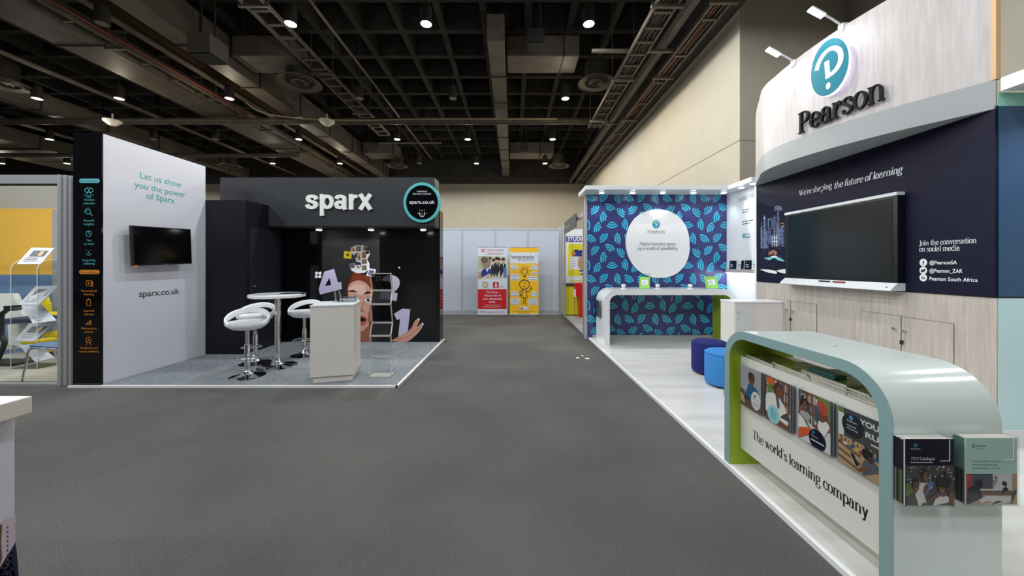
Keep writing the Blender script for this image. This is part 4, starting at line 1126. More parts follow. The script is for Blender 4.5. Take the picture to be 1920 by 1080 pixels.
ottoman(2.672, 4.78, .226, .462, M('navy_felt', (40, 44, 108), .85, spec=.2, noise=.06, scale=80), 'dark blue round ottoman behind the light blue one')
ottoman(2.585, 4.29, .224, .447, M('blue_felt', (64, 134, 200), .85, spec=.2, noise=.06, scale=80), 'light blue round ottoman beside the front counter')

# ---- white cupboard against the tower
t = thing('cupboard', 'low white cupboard between the bench and the wood tower', 'cupboard', (3.6, 5.2, PZ))
kx0, kx1 = xat(1378, 5.07), 3.895
kz = zat(565.5, 5.07)
MB().box(kx0, kx1, 5.08, 5.42, PZ, kz - .02, bev=.003).link('carcass', M('cupboard_white', (226, 220, 214), .4), t)
MB().box(kx0 - .005, kx1, 5.07, 5.425, kz - .02, kz, bev=.003).link('top', m_white, t)
dr = MB().box(kx0 + .012, kx0 + .27, 5.072, 5.08, PZ + .05, kz - .06).link('door', M('cupboard_door', (214, 218, 216), .35), t)
MB().cyl((kx0 + .04, 5.072, kz - .16), (kx0 + .04, 5.05, kz - .16), .012, n=12).link('knob', m_chrome, dr)
MB().cyl((kx0 + .05, 5.072, kz - .26), (kx0 + .05, 5.062, kz - .26), .009, n=12).link('lock', m_chrome, dr)

# ================================================================ TOWER
TX = 3.90
TY0, TY1 = 2.84, 5.62
nz1 = H + .33 * TX; nz0 = H - .0655 * TX
t = thing('media_tower', 'pale wood tower with navy screen wall and rounded header', 'media wall', (4.3, 4.2, PZ))
MB().box(TX, TX + .9, TY0, TY1, PZ, nz0 - .012).link('wood_base', m_wood, t, 'pale wood base with cupboard doors')
MB().box(TX - .004, TX + .9, TY0 - .003, TY1 + .002, nz0 - .012, nz0).link('shadow_gap', m_black, t)
nav = MB().box(TX - .012, TX + .9, TY0, TY1, nz0, nz1).link('navy_panel', m_navy, t, 'navy printed panel')
MB().box(TX - .02, TX + .02, TY1 - .002, TY1 + .03, PZ, nz1).link('corner_trim', m_white, t)
# header plan: bulges over the aisle, rounds off at the far end
plan = [(3.895, 2.84), (3.765, 3.06), (3.64, 3.28), (3.52, 3.56), (3.43, 3.83), (3.37, 4.14), (3.345, 4.42), (3.365, 4.66), (3.43, 4.86), (3.56, 5.09), (3.81, 5.52), (4.1, 5.955)]
ps = spline(plan, 6)
cum = [0.0]
for i in range(1, len(ps)): cum.append(cum[-1] + math.hypot(ps[i][0] - ps[i - 1][0], ps[i][1] - ps[i - 1][1]))
def on_header(s_, d):
    s_ = max(0, min(cum[-1] - 1e-6, s_))
    i = max(k for k in range(len(cum)) if cum[k] <= s_); i = min(i, len(ps) - 2)
    f = (s_ - cum[i]) / (cum[i + 1] - cum[i])
    x = ps[i][0] + (ps[i + 1][0] - ps[i][0]) * f; y = ps[i][1] + (ps[i + 1][1] - ps[i][1]) * f
    def nrm(j):
        j = max(1, min(len(ps) - 2, j)); tx, ty = ps[j + 1][0] - ps[j - 1][0], ps[j + 1][1] - ps[j - 1][1]; l = math.hypot(tx, ty); return (-ty / l, tx / l)
    n0, n1 = nrm(i), nrm(i + 1); nx = n0[0] + (n1[0] - n0[0]) * f; ny = n0[1] + (n1[1] - n0[1]) * f
    return x + nx * d, y + ny * d
def topz(y): return H + (2.56 - .15 * max(0.0, min(1.0, (y - 3.3) / 1.2)))
bz0_, bz1_ = H + 1.262, H + 1.497
def skin_wall(z0f, z1f, thick, mat, name, off=0.0, seglabel=None):
    n = len(ps); vs = []
    for d in (off, off - thick):
        for i in range(n):
            x, y = on_header(cum[i], d); vs.append((x, y, z0f(ps[i][1])))
        for i in range(n):
            x, y = on_header(cum[i], d); vs.append((x, y, z1f(ps[i][1])))
    fs = []
    for i in range(n - 1):
        fs += [(i, i + 1, n + i + 1, n + i), (2 * n + i, 2 * n + i + 1, 3 * n + i + 1, 3 * n + i), (i, i + 1, 2 * n + i + 1, 2 * n + i), (n + i, n + i + 1, 3 * n + i + 1, 3 * n + i)]
    fs += [(0, n, 3 * n, 2 * n), (n - 1, 2 * n - 1, 4 * n - 1, 3 * n - 1)]
    return MB().add(vs, fs).link(name, mat, t, seglabel, smooth=40)
skin_wall(lambda y: bz1_, topz, .05, m_woodw, 'wood_header', -.004, 'white oak curved header')
skin_wall(lambda y: bz0_, lambda y: bz1_, .05, m_band, 'grey_band', .004, 'curved pale grey band')
# soffit closing the curved overhang
sof = [(x, y, bz0_ + .002) for x, y in ps] + [(4.26, 5.955, bz0_ + .002), (4.26, 5.63, bz0_ + .002), (4.6, 5.63, bz0_ + .002), (4.6, 2.845, bz0_ + .002)]
MB().prism(sof, (0, 0, .02)).link('soffit', m_band, t)
MB().box(TX - .02, TX + .02, TY0 - .012, TY0 + .02, bz1_, topz(2.84)).link('edge_strip', M('raw_edge', (214, 178, 136), .6), t)
# return end of the tower, facing the camera
m_gnavy = M('gloss_navy', (34, 74, 112), .16, spec=.6, coat=.3)
MB().box(TX + .012, 5.2, TY0 - .006, TY0 + .0, nz0, H + 1.282).link('end_panel', m_gnavy, t, 'glossy blue end panel')
MB().box(TX + .012, 5.2, TY0 - .006, TY0 + .0, H + 1.282, H + 1.39).link('end_top_panel', M('mint_panel', (150, 214, 196), .3), t)
MB().box(TX + .012, 5.2, TY0 - .006, TY0 + .0, PZ + .13, nz0 - .012).link('end_lower_panel', M('pale_mint_gloss', (196, 226, 230), .1, coat=.5), t)
MB().box(TX + .012, 5.2, TY0 - .02, TY0, PZ, PZ + .13).link('plinth', m_white, t)
# beam running on towards the viewer
t3 = thing('overhead_beam', 'pale overhead beam running forward from the wood tower', 'beam', (4, 2.4, H + 1.39))
MB().box(TX + .0, TX + .12, 1.0, TY0 - .025, H + 1.392, H + 1.497).link('fascia', m_white, t3)
MB().box(TX + .12, 5.2, 1.0, TY0 - .025, H + 1.394, H + 1.41).link('soffit', m_ppan, t3)
for yy in (1.35, 2.2):
    MB().lathe([(.05, -.012), (.055, 0)], (4.25, yy, H + 1.394), 20).link('downlight', m_spotlens, t3)
    ld = bpy.data.lights.new('beam_light', 'SPOT'); ld.energy = 38; ld.spot_size = R(150); ld.spot_blend = .6; ld.shadow_soft_size = .05; ld.color = (.95, 1, 1)
    lo = bpy.data.objects.new('beam_light', ld); lo.location = (4.25, yy, H + 1.36); COL.objects.link(lo)
# print on the navy panel
a = Art((TX - .0123, 4, 0), (0, -1, 0), (0, 0, 1))
a.text_px('serif', "We're shaping", (1498, 367.5), (1560, 355.8), .072, m_inkw, weight=.9)
a.text_px('serif', 'the future of learning', (1563.5, 354), (1691.5, 324.5), .075, m_inkw, weight=1.05, shear=.2)
a.text_px('serif', 'Join the conversation', (1723.5, 460.5), (1831.5, 457.5), .047, m_inkw, weight=.85)
a.text_px('serif', 'on social media', (1723.5, 472), (1800, 471.5), .047, m_inkw, weight=.85)
for cy, txt, x1, ty in ((492.3, '@PearsonSA', 1794.5, 495.5), (507, '@Pearson_ZAR', 1805, 510.7), (520.5, 'Pearson South Africa', 1833.5, 525.5)):
    q = a.px(1731.3, cy); a.disc(q[0], q[1], .031, .0355, m_inkw)
    if 'SA' in txt: a.sans('f', q[0] - .008, q[1] - .022, .04, m_navy, width=.017, bold=.03)
    elif 'ZAR' in txt:
        a.blob([(q[0] - .018, q[1] + .012), (q[0] - .002, q[1] + .006), (q[0] + .008, q[1] + .016), (q[0] + .018, q[1] + .008), (q[0] + .012, q[1] - .008), (q[0] - .004, q[1] - .017), (q[0] - .02, q[1] - .013), (q[0] - .008, q[1] - .006)], m_navy)
    else: a.sans('in', q[0] - .013, q[1] - .014, .03, m_navy, width=.027, bold=.03)
    b0 = a.px(1743, ty); b1 = a.px(x1, ty); a.sans(txt, b0[0], b0[1], .033, m_inkw, width=b1[0] - b0[0], bold=.012)
# line drawing: towers rising from an open book
m_lines = M('pale_blue_line', (150, 168, 206), .5); m_lines2 = M('blue_line', (98, 116, 168), .5); m_aqua = M('aqua_print', (110, 190, 190), .5); m_peach = M('peach_print', (214, 150, 110), .5)
CX_ = lambda x, y: (1360 + x / 4.693, 330 + y / 4.693)
def cl(pts, w, m, **k): a.line([CX_(*p) for p in pts], w, m, px=True, **k)
rn = random.Random(5)
for (x0, x1, y0, y1, st) in ((312, 334, 445, 640, 7), (338, 358, 390, 640, 7), (355, 378, 480, 640, 8), (426, 446, 350, 600, 9), (446, 462, 405, 620, 8), (458, 476, 330, 620, 9), (494, 520, 440, 620, 9), (470, 492, 450, 600, 8), (384, 404, 470, 600, 9)):
    cl([(x0, y1), (x0, y0), (x1, y0), (x1, y1)], .005, m_lines2)
    y = y0 + 6
    while y < y1:
        cl([(x0 + 2, y), (x1 - rn.choice((2, 6, 9)), y)], .006, m_lines if rn.random() < .7 else m_lines2, up=False); y += st
for (x0, x1, y0, y1) in ((378, 414, 378, 462),): cl([(x0, y0), (x1, y0), (x1, y1), (x0, y1), (x0, y0)], .010, m_lines); cl([(386, 390), (406, 388), (406, 445), (386, 447), (386, 390)], .005, m_lines2)
cl([(346, 345), (346, 400)], .006, m_lines); a.poly([CX_(346, 352), CX_(356, 370), CX_(346, 388), CX_(336, 370)], m_lines, px=True)
cl([(322, 410), (322, 450)], .006, m_lines)
for rr in (12, 22, 34): cl([(465 + rr * math.cos(R(q)), 305 - rr * 1.2 * math.sin(R(q))) for q in range(0, 181, 15)], .008, m_lines)
cl([(465, 305), (465, 340)], .012, m_lines)
for x in (414, 432, 450):
    cl([(x, 520), (x, 620)], .012, m_inkw)
for y in (545, 575): cl([(405, y), (462, y)], .007, m_inkw)
cl([(490, 420), (518, 414), (518, 440), (490, 445)], .012, m_peach)
for q in range(90):
    x = rn.uniform(310, 522); y = rn.uniform(610, 800); cl([(x, y), (x, y + rn.uniform(3, 9))], .0035, m_lines2, up=False)
for x, h_ in ((392, 30), (408, 36), (424, 44), (440, 40), (452, 30)): a.blob([CX_(x - 7, 702), CX_(x - 6, 702 - h_), CX_(x + 5, 700 - h_), CX_(x + 7, 702)], m_peach, px=True)
a.blob([CX_(340, 724), CX_(385, 716), CX_(430, 704), CX_(480, 718), CX_(525, 752), CX_(470, 742), CX_(430, 722), (CX_(390, 742)), CX_(365, 738)], m_aqua, px=True)
a.blob([CX_(396, 716), CX_(430, 702), CX_(462, 714), CX_(420, 742)], m_inkw, px=True)
a.blob([CX_(308, 824), CX_(370, 822), CX_(445, 836), CX_(450, 860), CX_(380, 850), CX_(306, 852)], m_ltext, px=True)
a.blob([CX_(452, 834), CX_(500, 822), CX_(533, 822), CX_(533, 856), CX_(490, 852), CX_(452, 860)], m_ltext, px=True)
a.link('wall_print', t)
# cupboard doors in the wood base
def tower_door(x0, x1, y0, knobx, lockside):
    ya, yb = TX * F / (x0 - CX), TX * F / (x1 - CX)
    z1 = H - (y0 - HY) / ((x0 + x1) / 2 - CX) * TX
    d = MB().box(TX - .006, TX + .002, yb + .003, ya - .003, .38, z1).link('cupboard_door', m_wood, t)
    MB().box(TX - .0035, TX + .003, yb + .0005, ya - .0005, .377, z1 + .003).link('door_gap', M('gap_brown', (92, 80, 72), .8), d)
    ky = TX * F / (knobx - CX); kz_ = z1 - .13
    MB().cyl((TX - .006, ky, kz_), (TX - .022, ky, kz_), .008, n=10).lathe([(.016, -.01), (.016, .01)], (TX - .026, ky, kz_), 12).link('knob', m_chrome, d)
    if lockside:
        ky = TX * F / (lockside - CX)
        MB().cyl((TX - .006, ky, kz_ - .13), (TX - .02, ky, kz_ - .13), .013, n=12).box(TX - .026, TX - .02, ky - .03, ky + .005, kz_ - .115, kz_ - .10).link('lock', m_black, d)
tower_door(1615, 1690.5, 588, 1679, None); tower_door(1691.5, 1789.5, 601, 1698, 1692.5)
tower_door(1446, 1483, 562, 1477, None); tower_door(1484, 1532, 568, 1488, 1483.5)

# ---- header sign: badge and letters
def hs(x):   # photo column -> distance along the header
    best = min(range(len(ps)), key=lambda i: abs((CX + ps[i][0] * F / ps[i][1]) - x) if i < 62 else 1e9)
    i = best; xi = CX + ps[i][0] * F / ps[i][1]
    j = i + (1 if xi > x else -1); j = max(0, min(len(ps) - 1, j)); xj = CX + ps[j][0] * F / ps[j][1]
    f = 0 if xj == xi else (x - xi) / (xj - xi)
    return cum[i] + (cum[j] - cum[i]) * f
def hz(x, y):
    X, Y = on_header(hs(x), 0); return zat(y, Y)
bs = t
c_s = hs(1563); c_z = hz(1563, 128.5); b_rx = abs(hs(1528.5) - hs(1597.5)) / 2; b_rz = (hz(1563, 77) - hz(1563, 180)) / 2
X, Y = on_header(c_s, .05)
badge = thing('logo_badge', 'round turquoise badge with white mark on the wood header', 'sign', (X, Y, c_z - b_rz))
def hd(a_, b_, d): x, y = on_header(a_, d); return Vector((x, y, b_))
n = 48; ov = [(c_s + b_rx * math.cos(2 * PI * i / n), c_z + b_rz * math.sin(2 * PI * i / n)) for i in range(n)]
mb = MB(); mb.add([hd(p_[0], p_[1], .035) for p_ in ov] + [hd(p_[0], p_[1], .075) for p_ in ov], [(i, (i + 1) % n, n + (i + 1) % n, n + i) for i in range(n)] + [tuple(range(n))])
mb.link('halo_rim', M('lit_rim', (240, 238, 255), emit=(225, 220, 255), power=1.6), badge, smooth=40)
a = Art((0, 0, 0), (1, 0, 0), (0, 0, 1), fn=hd); a.lay = 0
rings_ = 6
for q in range(rings_):
    f0, f1 = q / rings_, (q + 1) / rings_
    a.raw([[(c_s + b_rx * f * math.cos(2 * PI * k_ / n), c_z + b_rz * f * math.sin(2 * PI * k_ / n)) for f, k_ in ((f0, i), (f1, i), (f1, i + 1), (f0, i + 1))] for i in range(n)], m_tealr, up=False)
base_d = .076
a.fn = lambda a_, b_, d: hd(a_, b_, base_d + d)
a.vs = []; a.fs = []; a.ms = []
for q in range(rings_):
    f0, f1 = q / rings_, (q + 1) / rings_
    a.raw([[(c_s + b_rx * f * math.cos(2 * PI * k_ / n), c_z + b_rz * f * math.sin(2 * PI * k_ / n)) for f, k_ in ((max(f0, .01), i), (f1, i), (f1, i + 1), (max(f0, .01), i + 1))] for i in range(n)], m_tealr, up=False)
a.lay = 8
# distance runs right to left along the header, so mirror sideways
S = lambda pts: [(c_s - x * b_rx, c_z + y * b_rz) for x, y in pts]
a.line(spline(S([(-.66, .10), (-.50, .38), (-.16, .60), (.24, .62), (.56, .40), (.60, .06), (.40, -.18), (.10, -.30)]), 5), .15 * b_rz, m_white)
a.line(S([(-.10, .26), (-.03, -.38)]), .15 * b_rz, m_white)
a.disc(*S([(-.02, -.66)])[0], .12 * b_rx, .12 * b_rz, m_white, n=16)
a.link('badge_face', badge)
letters, wtot = serif_polys('Pearson', .9)
s0, s1 = hs(1501.5), hs(1664)
zb0, zb1 = hz(1505, 251), hz(1660, 187)
lets = thing('letter_sign', 'black raised serif lettering on the wood header', 'sign', (on_header(s0, 0)[0], on_header(s0, 0)[1], zb0))
mlet = M('letter_black', (10, 9, 12), .55, spec=.2)
for lt in letters:
    mb = MB()
    for qi, q in enumerate(lt):
        f_ = []; g_ = []
        for px_, pz_ in q:
            u_ = px_ / wtot; s_ = s0 + (s1 - s0) * u_; z_ = zb0 + (zb1 - zb0) * u_ + pz_ * .236 / 14.4
            f_.append(hd(s_, z_, .045 + .00004 * qi)); g_.append(hd(s_, z_, .012))
        m_ = len(q)
        mb.add(f_ + g_, [tuple(range(m_)), tuple(range(2 * m_ - 1, m_ - 1, -1))] + [(i, (i + 1) % m_, m_ + (i + 1) % m_, m_ + i) for i in range(m_)])
    mb.link('letter', mlet, lets)

# ---- two arm lamps on the header
def arm_lamp(xb, yb, xh, yh, label):
    X, Y = on_header(hs(xb), -.02); zb = zat(yb, Y)
    t = thing('arm_spotlight', label, 'spotlight', (X, Y, zb), group='arm lamps over the wood header')
    dist = Y * 1.0
    hp = at(xh, yh, Y - .05)
    d = hp - Vector((X, Y, zb))
    MB().box(X - .03, X + .05, Y - .03, Y + .03, zb - .03, zb + .05, bev=.008).link('clamp', m_white, t)
    MB().tube([(X, Y, zb + .03), Vector((X, Y, zb + .03)) + d * .5 + Vector((0, 0, .0)), hp + Vector((.03, 0, 0))], .010, 8).link('arm', m_white, t, smooth=60)
    mb = MB(); mb.T = Matrix.Translation(hp) @ Matrix.Rotation(R(28), 4, 'Y')
    mb.box(-.12, .05, -.035, .035, -.008, .012, bev=.008); mb.link('head', m_white, t, smooth=40)
    mb = MB(); mb.T = Matrix.Translation(hp) @ Matrix.Rotation(R(28), 4, 'Y')
    mb.box(-.115, .045, -.031, .031, -.012, -.0075); mb.link('lens', M('lamp_face', (255, 255, 255), emit=(244, 246, 255), power=14), t)
    ld = bpy.data.lights.new('arm_beam', 'SPOT'); ld.energy = 5.5; ld.spot_size = R(120); ld.spot_blend = .8; ld.shadow_soft_size = .06; ld.color = (.97, .97, 1)
    lo = bpy.data.objects.new('arm_beam', ld); lo.location = hp + Vector((-.03, 0, -.05)); COL.objects.link(lo)
    aim = Vector((X + .05, Y, zb - .75)) - lo.location
    lo.rotation_euler = aim.to_track_quat('-Z', 'Y').to_euler()
arm_lamp(1487, 121, 1455, 100, 'white arm spotlight over the rounded far end of the wood header')
arm_lamp(1578, 54, 1537, 26, 'white arm spotlight above the turquoise badge')

# ---- interactive screen
t = thing('interactive_screen', 'large interactive display with white bars on the navy wall', 'display', (TX - .06, 4.2, nz0))
ex = TX - .012
fx = ex - .075
ya, yb = fx * F / (1472.5 - CX), fx * F / (1683 - CX)
z_t, z_b = H + .191 * fx, H - .066 * fx
MB().box(fx, ex - .001, yb, ya, z_b + .05, z_t - .03, bev=.006).link('bezel', M('screen_bezel', (16, 17, 19), .35), t)
MB().box(fx - .002, fx, yb + .045, ya - .045, z_b + .105, z_t - .055).link('glass', M('screen_glass', (24, 29, 32), .16, spec=.6), t)
MB().box(fx - .012, ex - .001, yb - .002, ya + .004, z_t - .035, z_t, bev=.005).link('top_bar', M('bar_white', (214, 218, 220), .35), t)
MB().prism([(fx - .075, yb - .005, z_b - .005), (fx - .068, yb - .005, z_b + .012), (fx - .004, yb - .005, z_b + .072), (ex - .002, yb - .005, z_b + .072), (ex - .002, yb - .005, z_b - .005)], (0, ya - yb + .012, 0)).link('pen_tray', MATS['bar_white'], t)
MB().cyl((fx - .06, yb + .05, z_b + .028), (fx - .055, yb + .05, z_b + .028), .006, n=10).link('power_button', m_black, t)
for x, mm, lb in ((1545, m_black, 'black'), (1572, M('pen_red', (150, 52, 44), .4), 'red')):
    yy = (fx - .04) * F / (x - CX); xx = fx - .034; zz = z_b + .056
    t4 = thing('marker_pen', '%s marker pen lying in the tray of the interactive display' % lb, 'pen', (xx, yy, zz))
    MB().cyl((xx, yy - .07, zz), (xx, yy + .05, zz), .009, n=12).link('barrel', mm, t4, smooth=40)
    MB().cyl((xx, yy + .05, zz), (xx, yy + .08, zz), .010, .006, n=12).link('cap', m_black, t4, smooth=40)
# ================================================================ FRONT COUNTER with brochures
FCX, FCY = 1.581, 2.633
CL = 1.146; CD = .475; CH = 1.000
ctr, CT = arch_counter('arch_counter', 'mint and white arch-shaped counter holding brochures, lime green inside', (FCX, FCY, PZ), R(1.2), CL, CD, CH, .056, .225, m_sage, m_mint, m_lime)
crot = CT.to_3x3(); CU = crot @ Vector((0, -1, 0)); CV = Vector((0, 0, 1))
def cplane(d): return Art(CT @ Vector((d, 0, -PZ)), CU, CV)
def cbox(x0, x1, u0, u1, z0, z1, mb=None, **k):
    mb = mb or MB(); mb.T = CT; mb.box(x0, x1, -u1, -u0, z0 - PZ, z1 - PZ, **k); return mb
m_fpanel = M('counter_panel', (218, 216, 208), .45)
cbox(.085, .10, .057, CL - .057, .152, .825).link('front_panel', m_fpanel, ctr)
cbox(.10, CD - .01, .057, CL - .057, .80, .815).link('shelf', m_fpanel, ctr)
g = CT @ Vector((.22, -.55, CH)); gp = at(1555, 646, 0.4540 * F / (646 - HY))
MB().lathe([(.032, 0), (.032, .003), (.022, .0035), (.020, .001)], (gp.x, gp.y, PZ + CH), 24).link('cable_grommet', M('grommet_grey', (168, 186, 184), .5), ctr)
a = cplane(.0847)
u0 = a.px(1411.5, 831); u1 = a.px(1628, 968)
a.serif("The world's learning company", u0[0], .283, .062, m_ink, width=u1[0] - u0[0], weight=1.15)
a.link('lettering', ctr)
cord([CT @ Vector((.12, -.98, .17)), CT @ Vector((.11, -1.0, .06)), CT @ Vector((.10, -1.04, .012)), CT @ Vector((.11, -1.08, .02)), CT @ Vector((.2, -1.10, .012))], 'white cable lying on the floor under the arch counter')

# ---- cover pictures, drawn in 0..1 squares
b_skin = M('brown_skin', (112, 70, 48), .4); b_skin2 = M('dark_skin', (74, 46, 34), .4); b_hair = M('dark_hair', (24, 19, 18), .5)
c_blue = M('cover_blue', (38, 92, 130), .4); c_slate = M('cover_slate', (84, 88, 96), .4); c_white = M('cover_white', (224, 220, 212), .4)
c_orange = M('cover_orange', (206, 92, 40), .4); c_aqua = M('cover_aqua', (150, 206, 208), .4); c_grey = M('cover_grey', (168, 164, 166), .4)
c_brown = M('cover_brown', (112, 78, 52), .4); c_tan = M('cover_tan', (190, 156, 116), .4); c_green = M('cover_green', (110, 122, 62), .4)
c_red = M('cover_red', (176, 70, 56), .4); c_char = M('cover_charcoal', (74, 72, 72), .4); c_denim = M('cover_denim', (92, 122, 176), .4); c_ylw = M('cover_yellow', (206, 180, 60), .4)
class Sub:
    def __init__(s, a, u0, z0, w, h): s.a = a; s.u0 = u0; s.z0 = z0; s.w = w; s.h = h
    def P(s, p): return (s.u0 + min(1.0, max(0.0, p[0])) * s.w, s.z0 + min(1.0, max(0.0, p[1])) * s.h)
    def rect(s, x0, y0, x1, y1, m): s.a.poly([s.P((x0, y0)), s.P((x1, y0)), s.P((x1, y1)), s.P((x0, y1))], m)
    def poly(s, pts, m): s.a.poly([s.P(p) for p in pts], m)
    def blob(s, pts, m):
        P = pts[-2:] + pts + pts[:2]; sp = spline(P, 4)[8:-12]
        s.a.poly([s.P(p) for p in sp], m)
    def disc(s, x, y, rx, ry, m, n=24): s.a.poly([s.P(p) for p in ell(x, y, rx, ry, 0, 360 - 360 / n, n)], m)
    def line(s, pts, w, m): s.a.line([s.P(p) for p in pts], w * s.w, m)
    def text(s, txt, x, y, cap, m, w, serif=False, **k):
        c = s.P((x, y)); (s.a.serif if serif else s.a.sans)(txt, c[0], c[1], cap * s.h, m, width=w * s.w, **k)
    def person(s, x, y, k, skin, hairm, top, turn=0.0):
        s.blob([(x - 1.15 * k, y - 2.6 * k), (x - 1.0 * k, y - 1.2 * k), (x - .35 * k, y - .72 * k), (x + .35 * k, y - .72 * k), (x + 1.0 * k, y - 1.2 * k), (x + 1.15 * k, y - 2.6 * k)], top)
        s.poly([(x - .22 * k, y - .8 * k), (x + .22 * k, y - .8 * k), (x + .2 * k, y - .3 * k), (x - .2 * k, y - .3 * k)], skin)
        s.disc(x, y + .12 * k, .50 * k, .50 * k, hairm)
        s.disc(x + turn * .12 * k, y - .08 * k, .40 * k, .46 * k, skin)
        s.disc(x + turn * .12 * k - .14 * k, y + .02 * k, .05 * k, .035 * k, b_hair, n=10); s.disc(x + turn * .12 * k + .16 * k, y + .02 * k, .05 * k, .035 * k, b_hair, n=10)
        s.line([(x + turn * .12 * k - .12 * k, y - .28 * k), (x + turn * .12 * k, y - .32 * k), (x + turn * .12 * k + .14 * k, y - .28 * k)], .05 * k, c_white)
    def shelves(s, x0, y0, x1, y1, seed):
        rn = random.Random(seed); s.rect(x0, y0, x1, y1, c_brown); rws = 3; ms = [c_red, c_tan, c_slate, c_white, c_blue, c_orange, c_char, c_grey]
        for r_ in range(rws):
            yy = y0 + (y1 - y0) * r_ / rws; x = x0 + .01
            while x < x1 - .04:
                w = rn.uniform(.02, .05); s.rect(x, yy + .01, x + w * .85, yy + (y1 - y0) / rws * rn.uniform(.65, .92), ms[rn.randrange(8)]); x += w
def cover_a(s):
    s.rect(0, 0, 1, 1, c_grey); s.poly([(0, 0), (1, 0), (1, .28), (0, .42)], c_brown); s.poly([(0, .3), (.2, .26), (.24, .06), (0, .1)], c_tan)
    s.blob([(.28, .1), (.26, .42), (.34, .56), (.5, .6), (.72, .58), (.9, .46), (.95, .1)], c_blue); s.blob([(.24, .32), (.3, .52), (.38, .54), (.36, .3)], c_aqua)
    s.blob([(.2, .18), (.28, .3), (.5, .2), (.42, .08)], b_skin2); s.disc(.56, .74, .15, .15, b_skin); s.disc(.56, .80, .16, .10, b_skin2)
    s.disc(.76, .26, .22, .22, c_white); s.disc(.72, .36, .04, .03, m_ink); s.text('Pearson', .62, .29, .022, m_ink, .26, True)
    for y in (.2, .165, .13): s.rect(.64, y, .9, y + .008, m_grytxt)
def cover_b(s):
    s.shelves(0, .35, 1, 1, 4); s.disc(.22, .9, .2, .08, c_orange); s.rect(.1, .55, .3, .85, c_green)
    s.rect(0, 0, 1, .3, c_brown)
    s.blob([(.0, .2), (.02, .55), (.2, .64), (.4, .66), (.62, .58), (.85, .42), (.9, .1), (.3, .1)], c_white); s.poly([(.42, .66), (.56, .64), (.6, .42), (.52, .34)], c_slate)
    s.disc(.55, .78, .2, .155, b_skin2); s.disc(.60, .73, .15, .12, b_skin); s.disc(.74, .73, .03, .03, b_skin)
    s.blob([(.62, .2), (.9, .36), (.98, .2), (.8, .1)], c_char); s.disc(.34, .18, .26, .2, c_aqua); s.disc(.30, .29, .03, .025, m_tealp)
    for y in (.25, .21, .17, .13, .09): s.rect(.2, y, .46, y + .014, m_tealp)
def cover_c(s):
    s.shelves(0, .4, 1, 1, 9); s.rect(.66, .7, 1, 1, c_green); s.rect(.55, .5, .64, .8, c_blue)
    s.person(.24, .74, .19, b_skin, b_hair, c_grey); s.blob([(.05, .6), (.1, .86), (.2, .9), (.13, .6)], b_hair)
    s.poly([(0, .22), (.28, .3), (.4, .22), (.12, .5), (0, .5)], c_white); s.line([(0, .52), (.22, .44), (.42, .28)], .03, c_char)
    s.blob([(0, 0), (.02, .2), (.3, .3), (.6, .3), (.6, 0)], c_orange)
    s.blob([(.62, 0), (.62, .35), (.7, .58), (.85, .6), (1, .5), (1, 0)], c_white); s.disc(.76, .66, .13, .12, b_skin); s.blob([(.6, .82), (.66, .92), (.86, .9), (.94, .76), (.8, .68), (.66, .72)], c_red)
    s.blob([(.44, .38), (.6, .44), (.66, .36), (.5, .32)], b_skin)
    s.disc(.62, .16, .26, .2, m_navy); s.disc(.50, .27, .05, .035, m_tealr); s.text('Pearson', .44, .19, .022, m_inkw, .2, True); s.rect(.42, .11, .84, .13, m_inkw)
def cover_d(s):
    s.rect(0, 0, 1, 1, c_char); s.rect(0, .9, .14, 1, c_green); s.rect(0, .45, .14, .9, c_white)
    s.text('YOU', .52, .83, .09, c_white, .44, bold=.035); s.text('RU', .66, .66, .085, c_white, .3, bold=.035); s.rect(.78, .56, 1, .585, c_white)
    s.disc(.36, .74, .27, .2, m_ink); s.disc(.32, .87, .05, .04, m_denimlogo); s.text('Pearson', .22, .79, .03, m_inkw, .24, True); s.text('MyLab &', .22, .71, .03, m_inkw, .22); s.text('Mastering', .22, .66, .03, m_inkw, .26)
    s.poly([(0, 0), (1, 0), (1, .3), (.6, .5), (0, .5)], c_tan)
    rn = random.Random(2)
    for i in range(9): s.person(.08 + .1 * i, .47 - .02 * (i % 3), .055, (b_skin, b_skin2, c_tan)[i % 3], (b_hair, c_ylw, c_brown)[i % 3], (c_red, c_white, c_green, c_blue, c_ylw)[i % 5])
    for y in (.36, .24, .12): s.poly([(0, y + .03), (.55, y - .06), (.55, y - .1), (0, y - .01)], c_brown)
    s.blob([(.62, 0), (.6, .2), (.74, .32), (.9, .3), (1, .2), (1, 0)], c_slate); s.disc(.70, .38, .12, .09, b_hair); s.disc(.78, .32, .07, .06, b_skin2); s.blob([(.5, .02), (.6, .14), (.8, .16), (.74, .02)], b_skin)
    s.poly([(.3, .26), (.38, .28), (.52, .12), (.44, .09)], m_ink); s.line([(.3, .26), (.44, .09)], .012, c_white)
m_denimlogo = M('denim_logo', (90, 150, 200), .4)
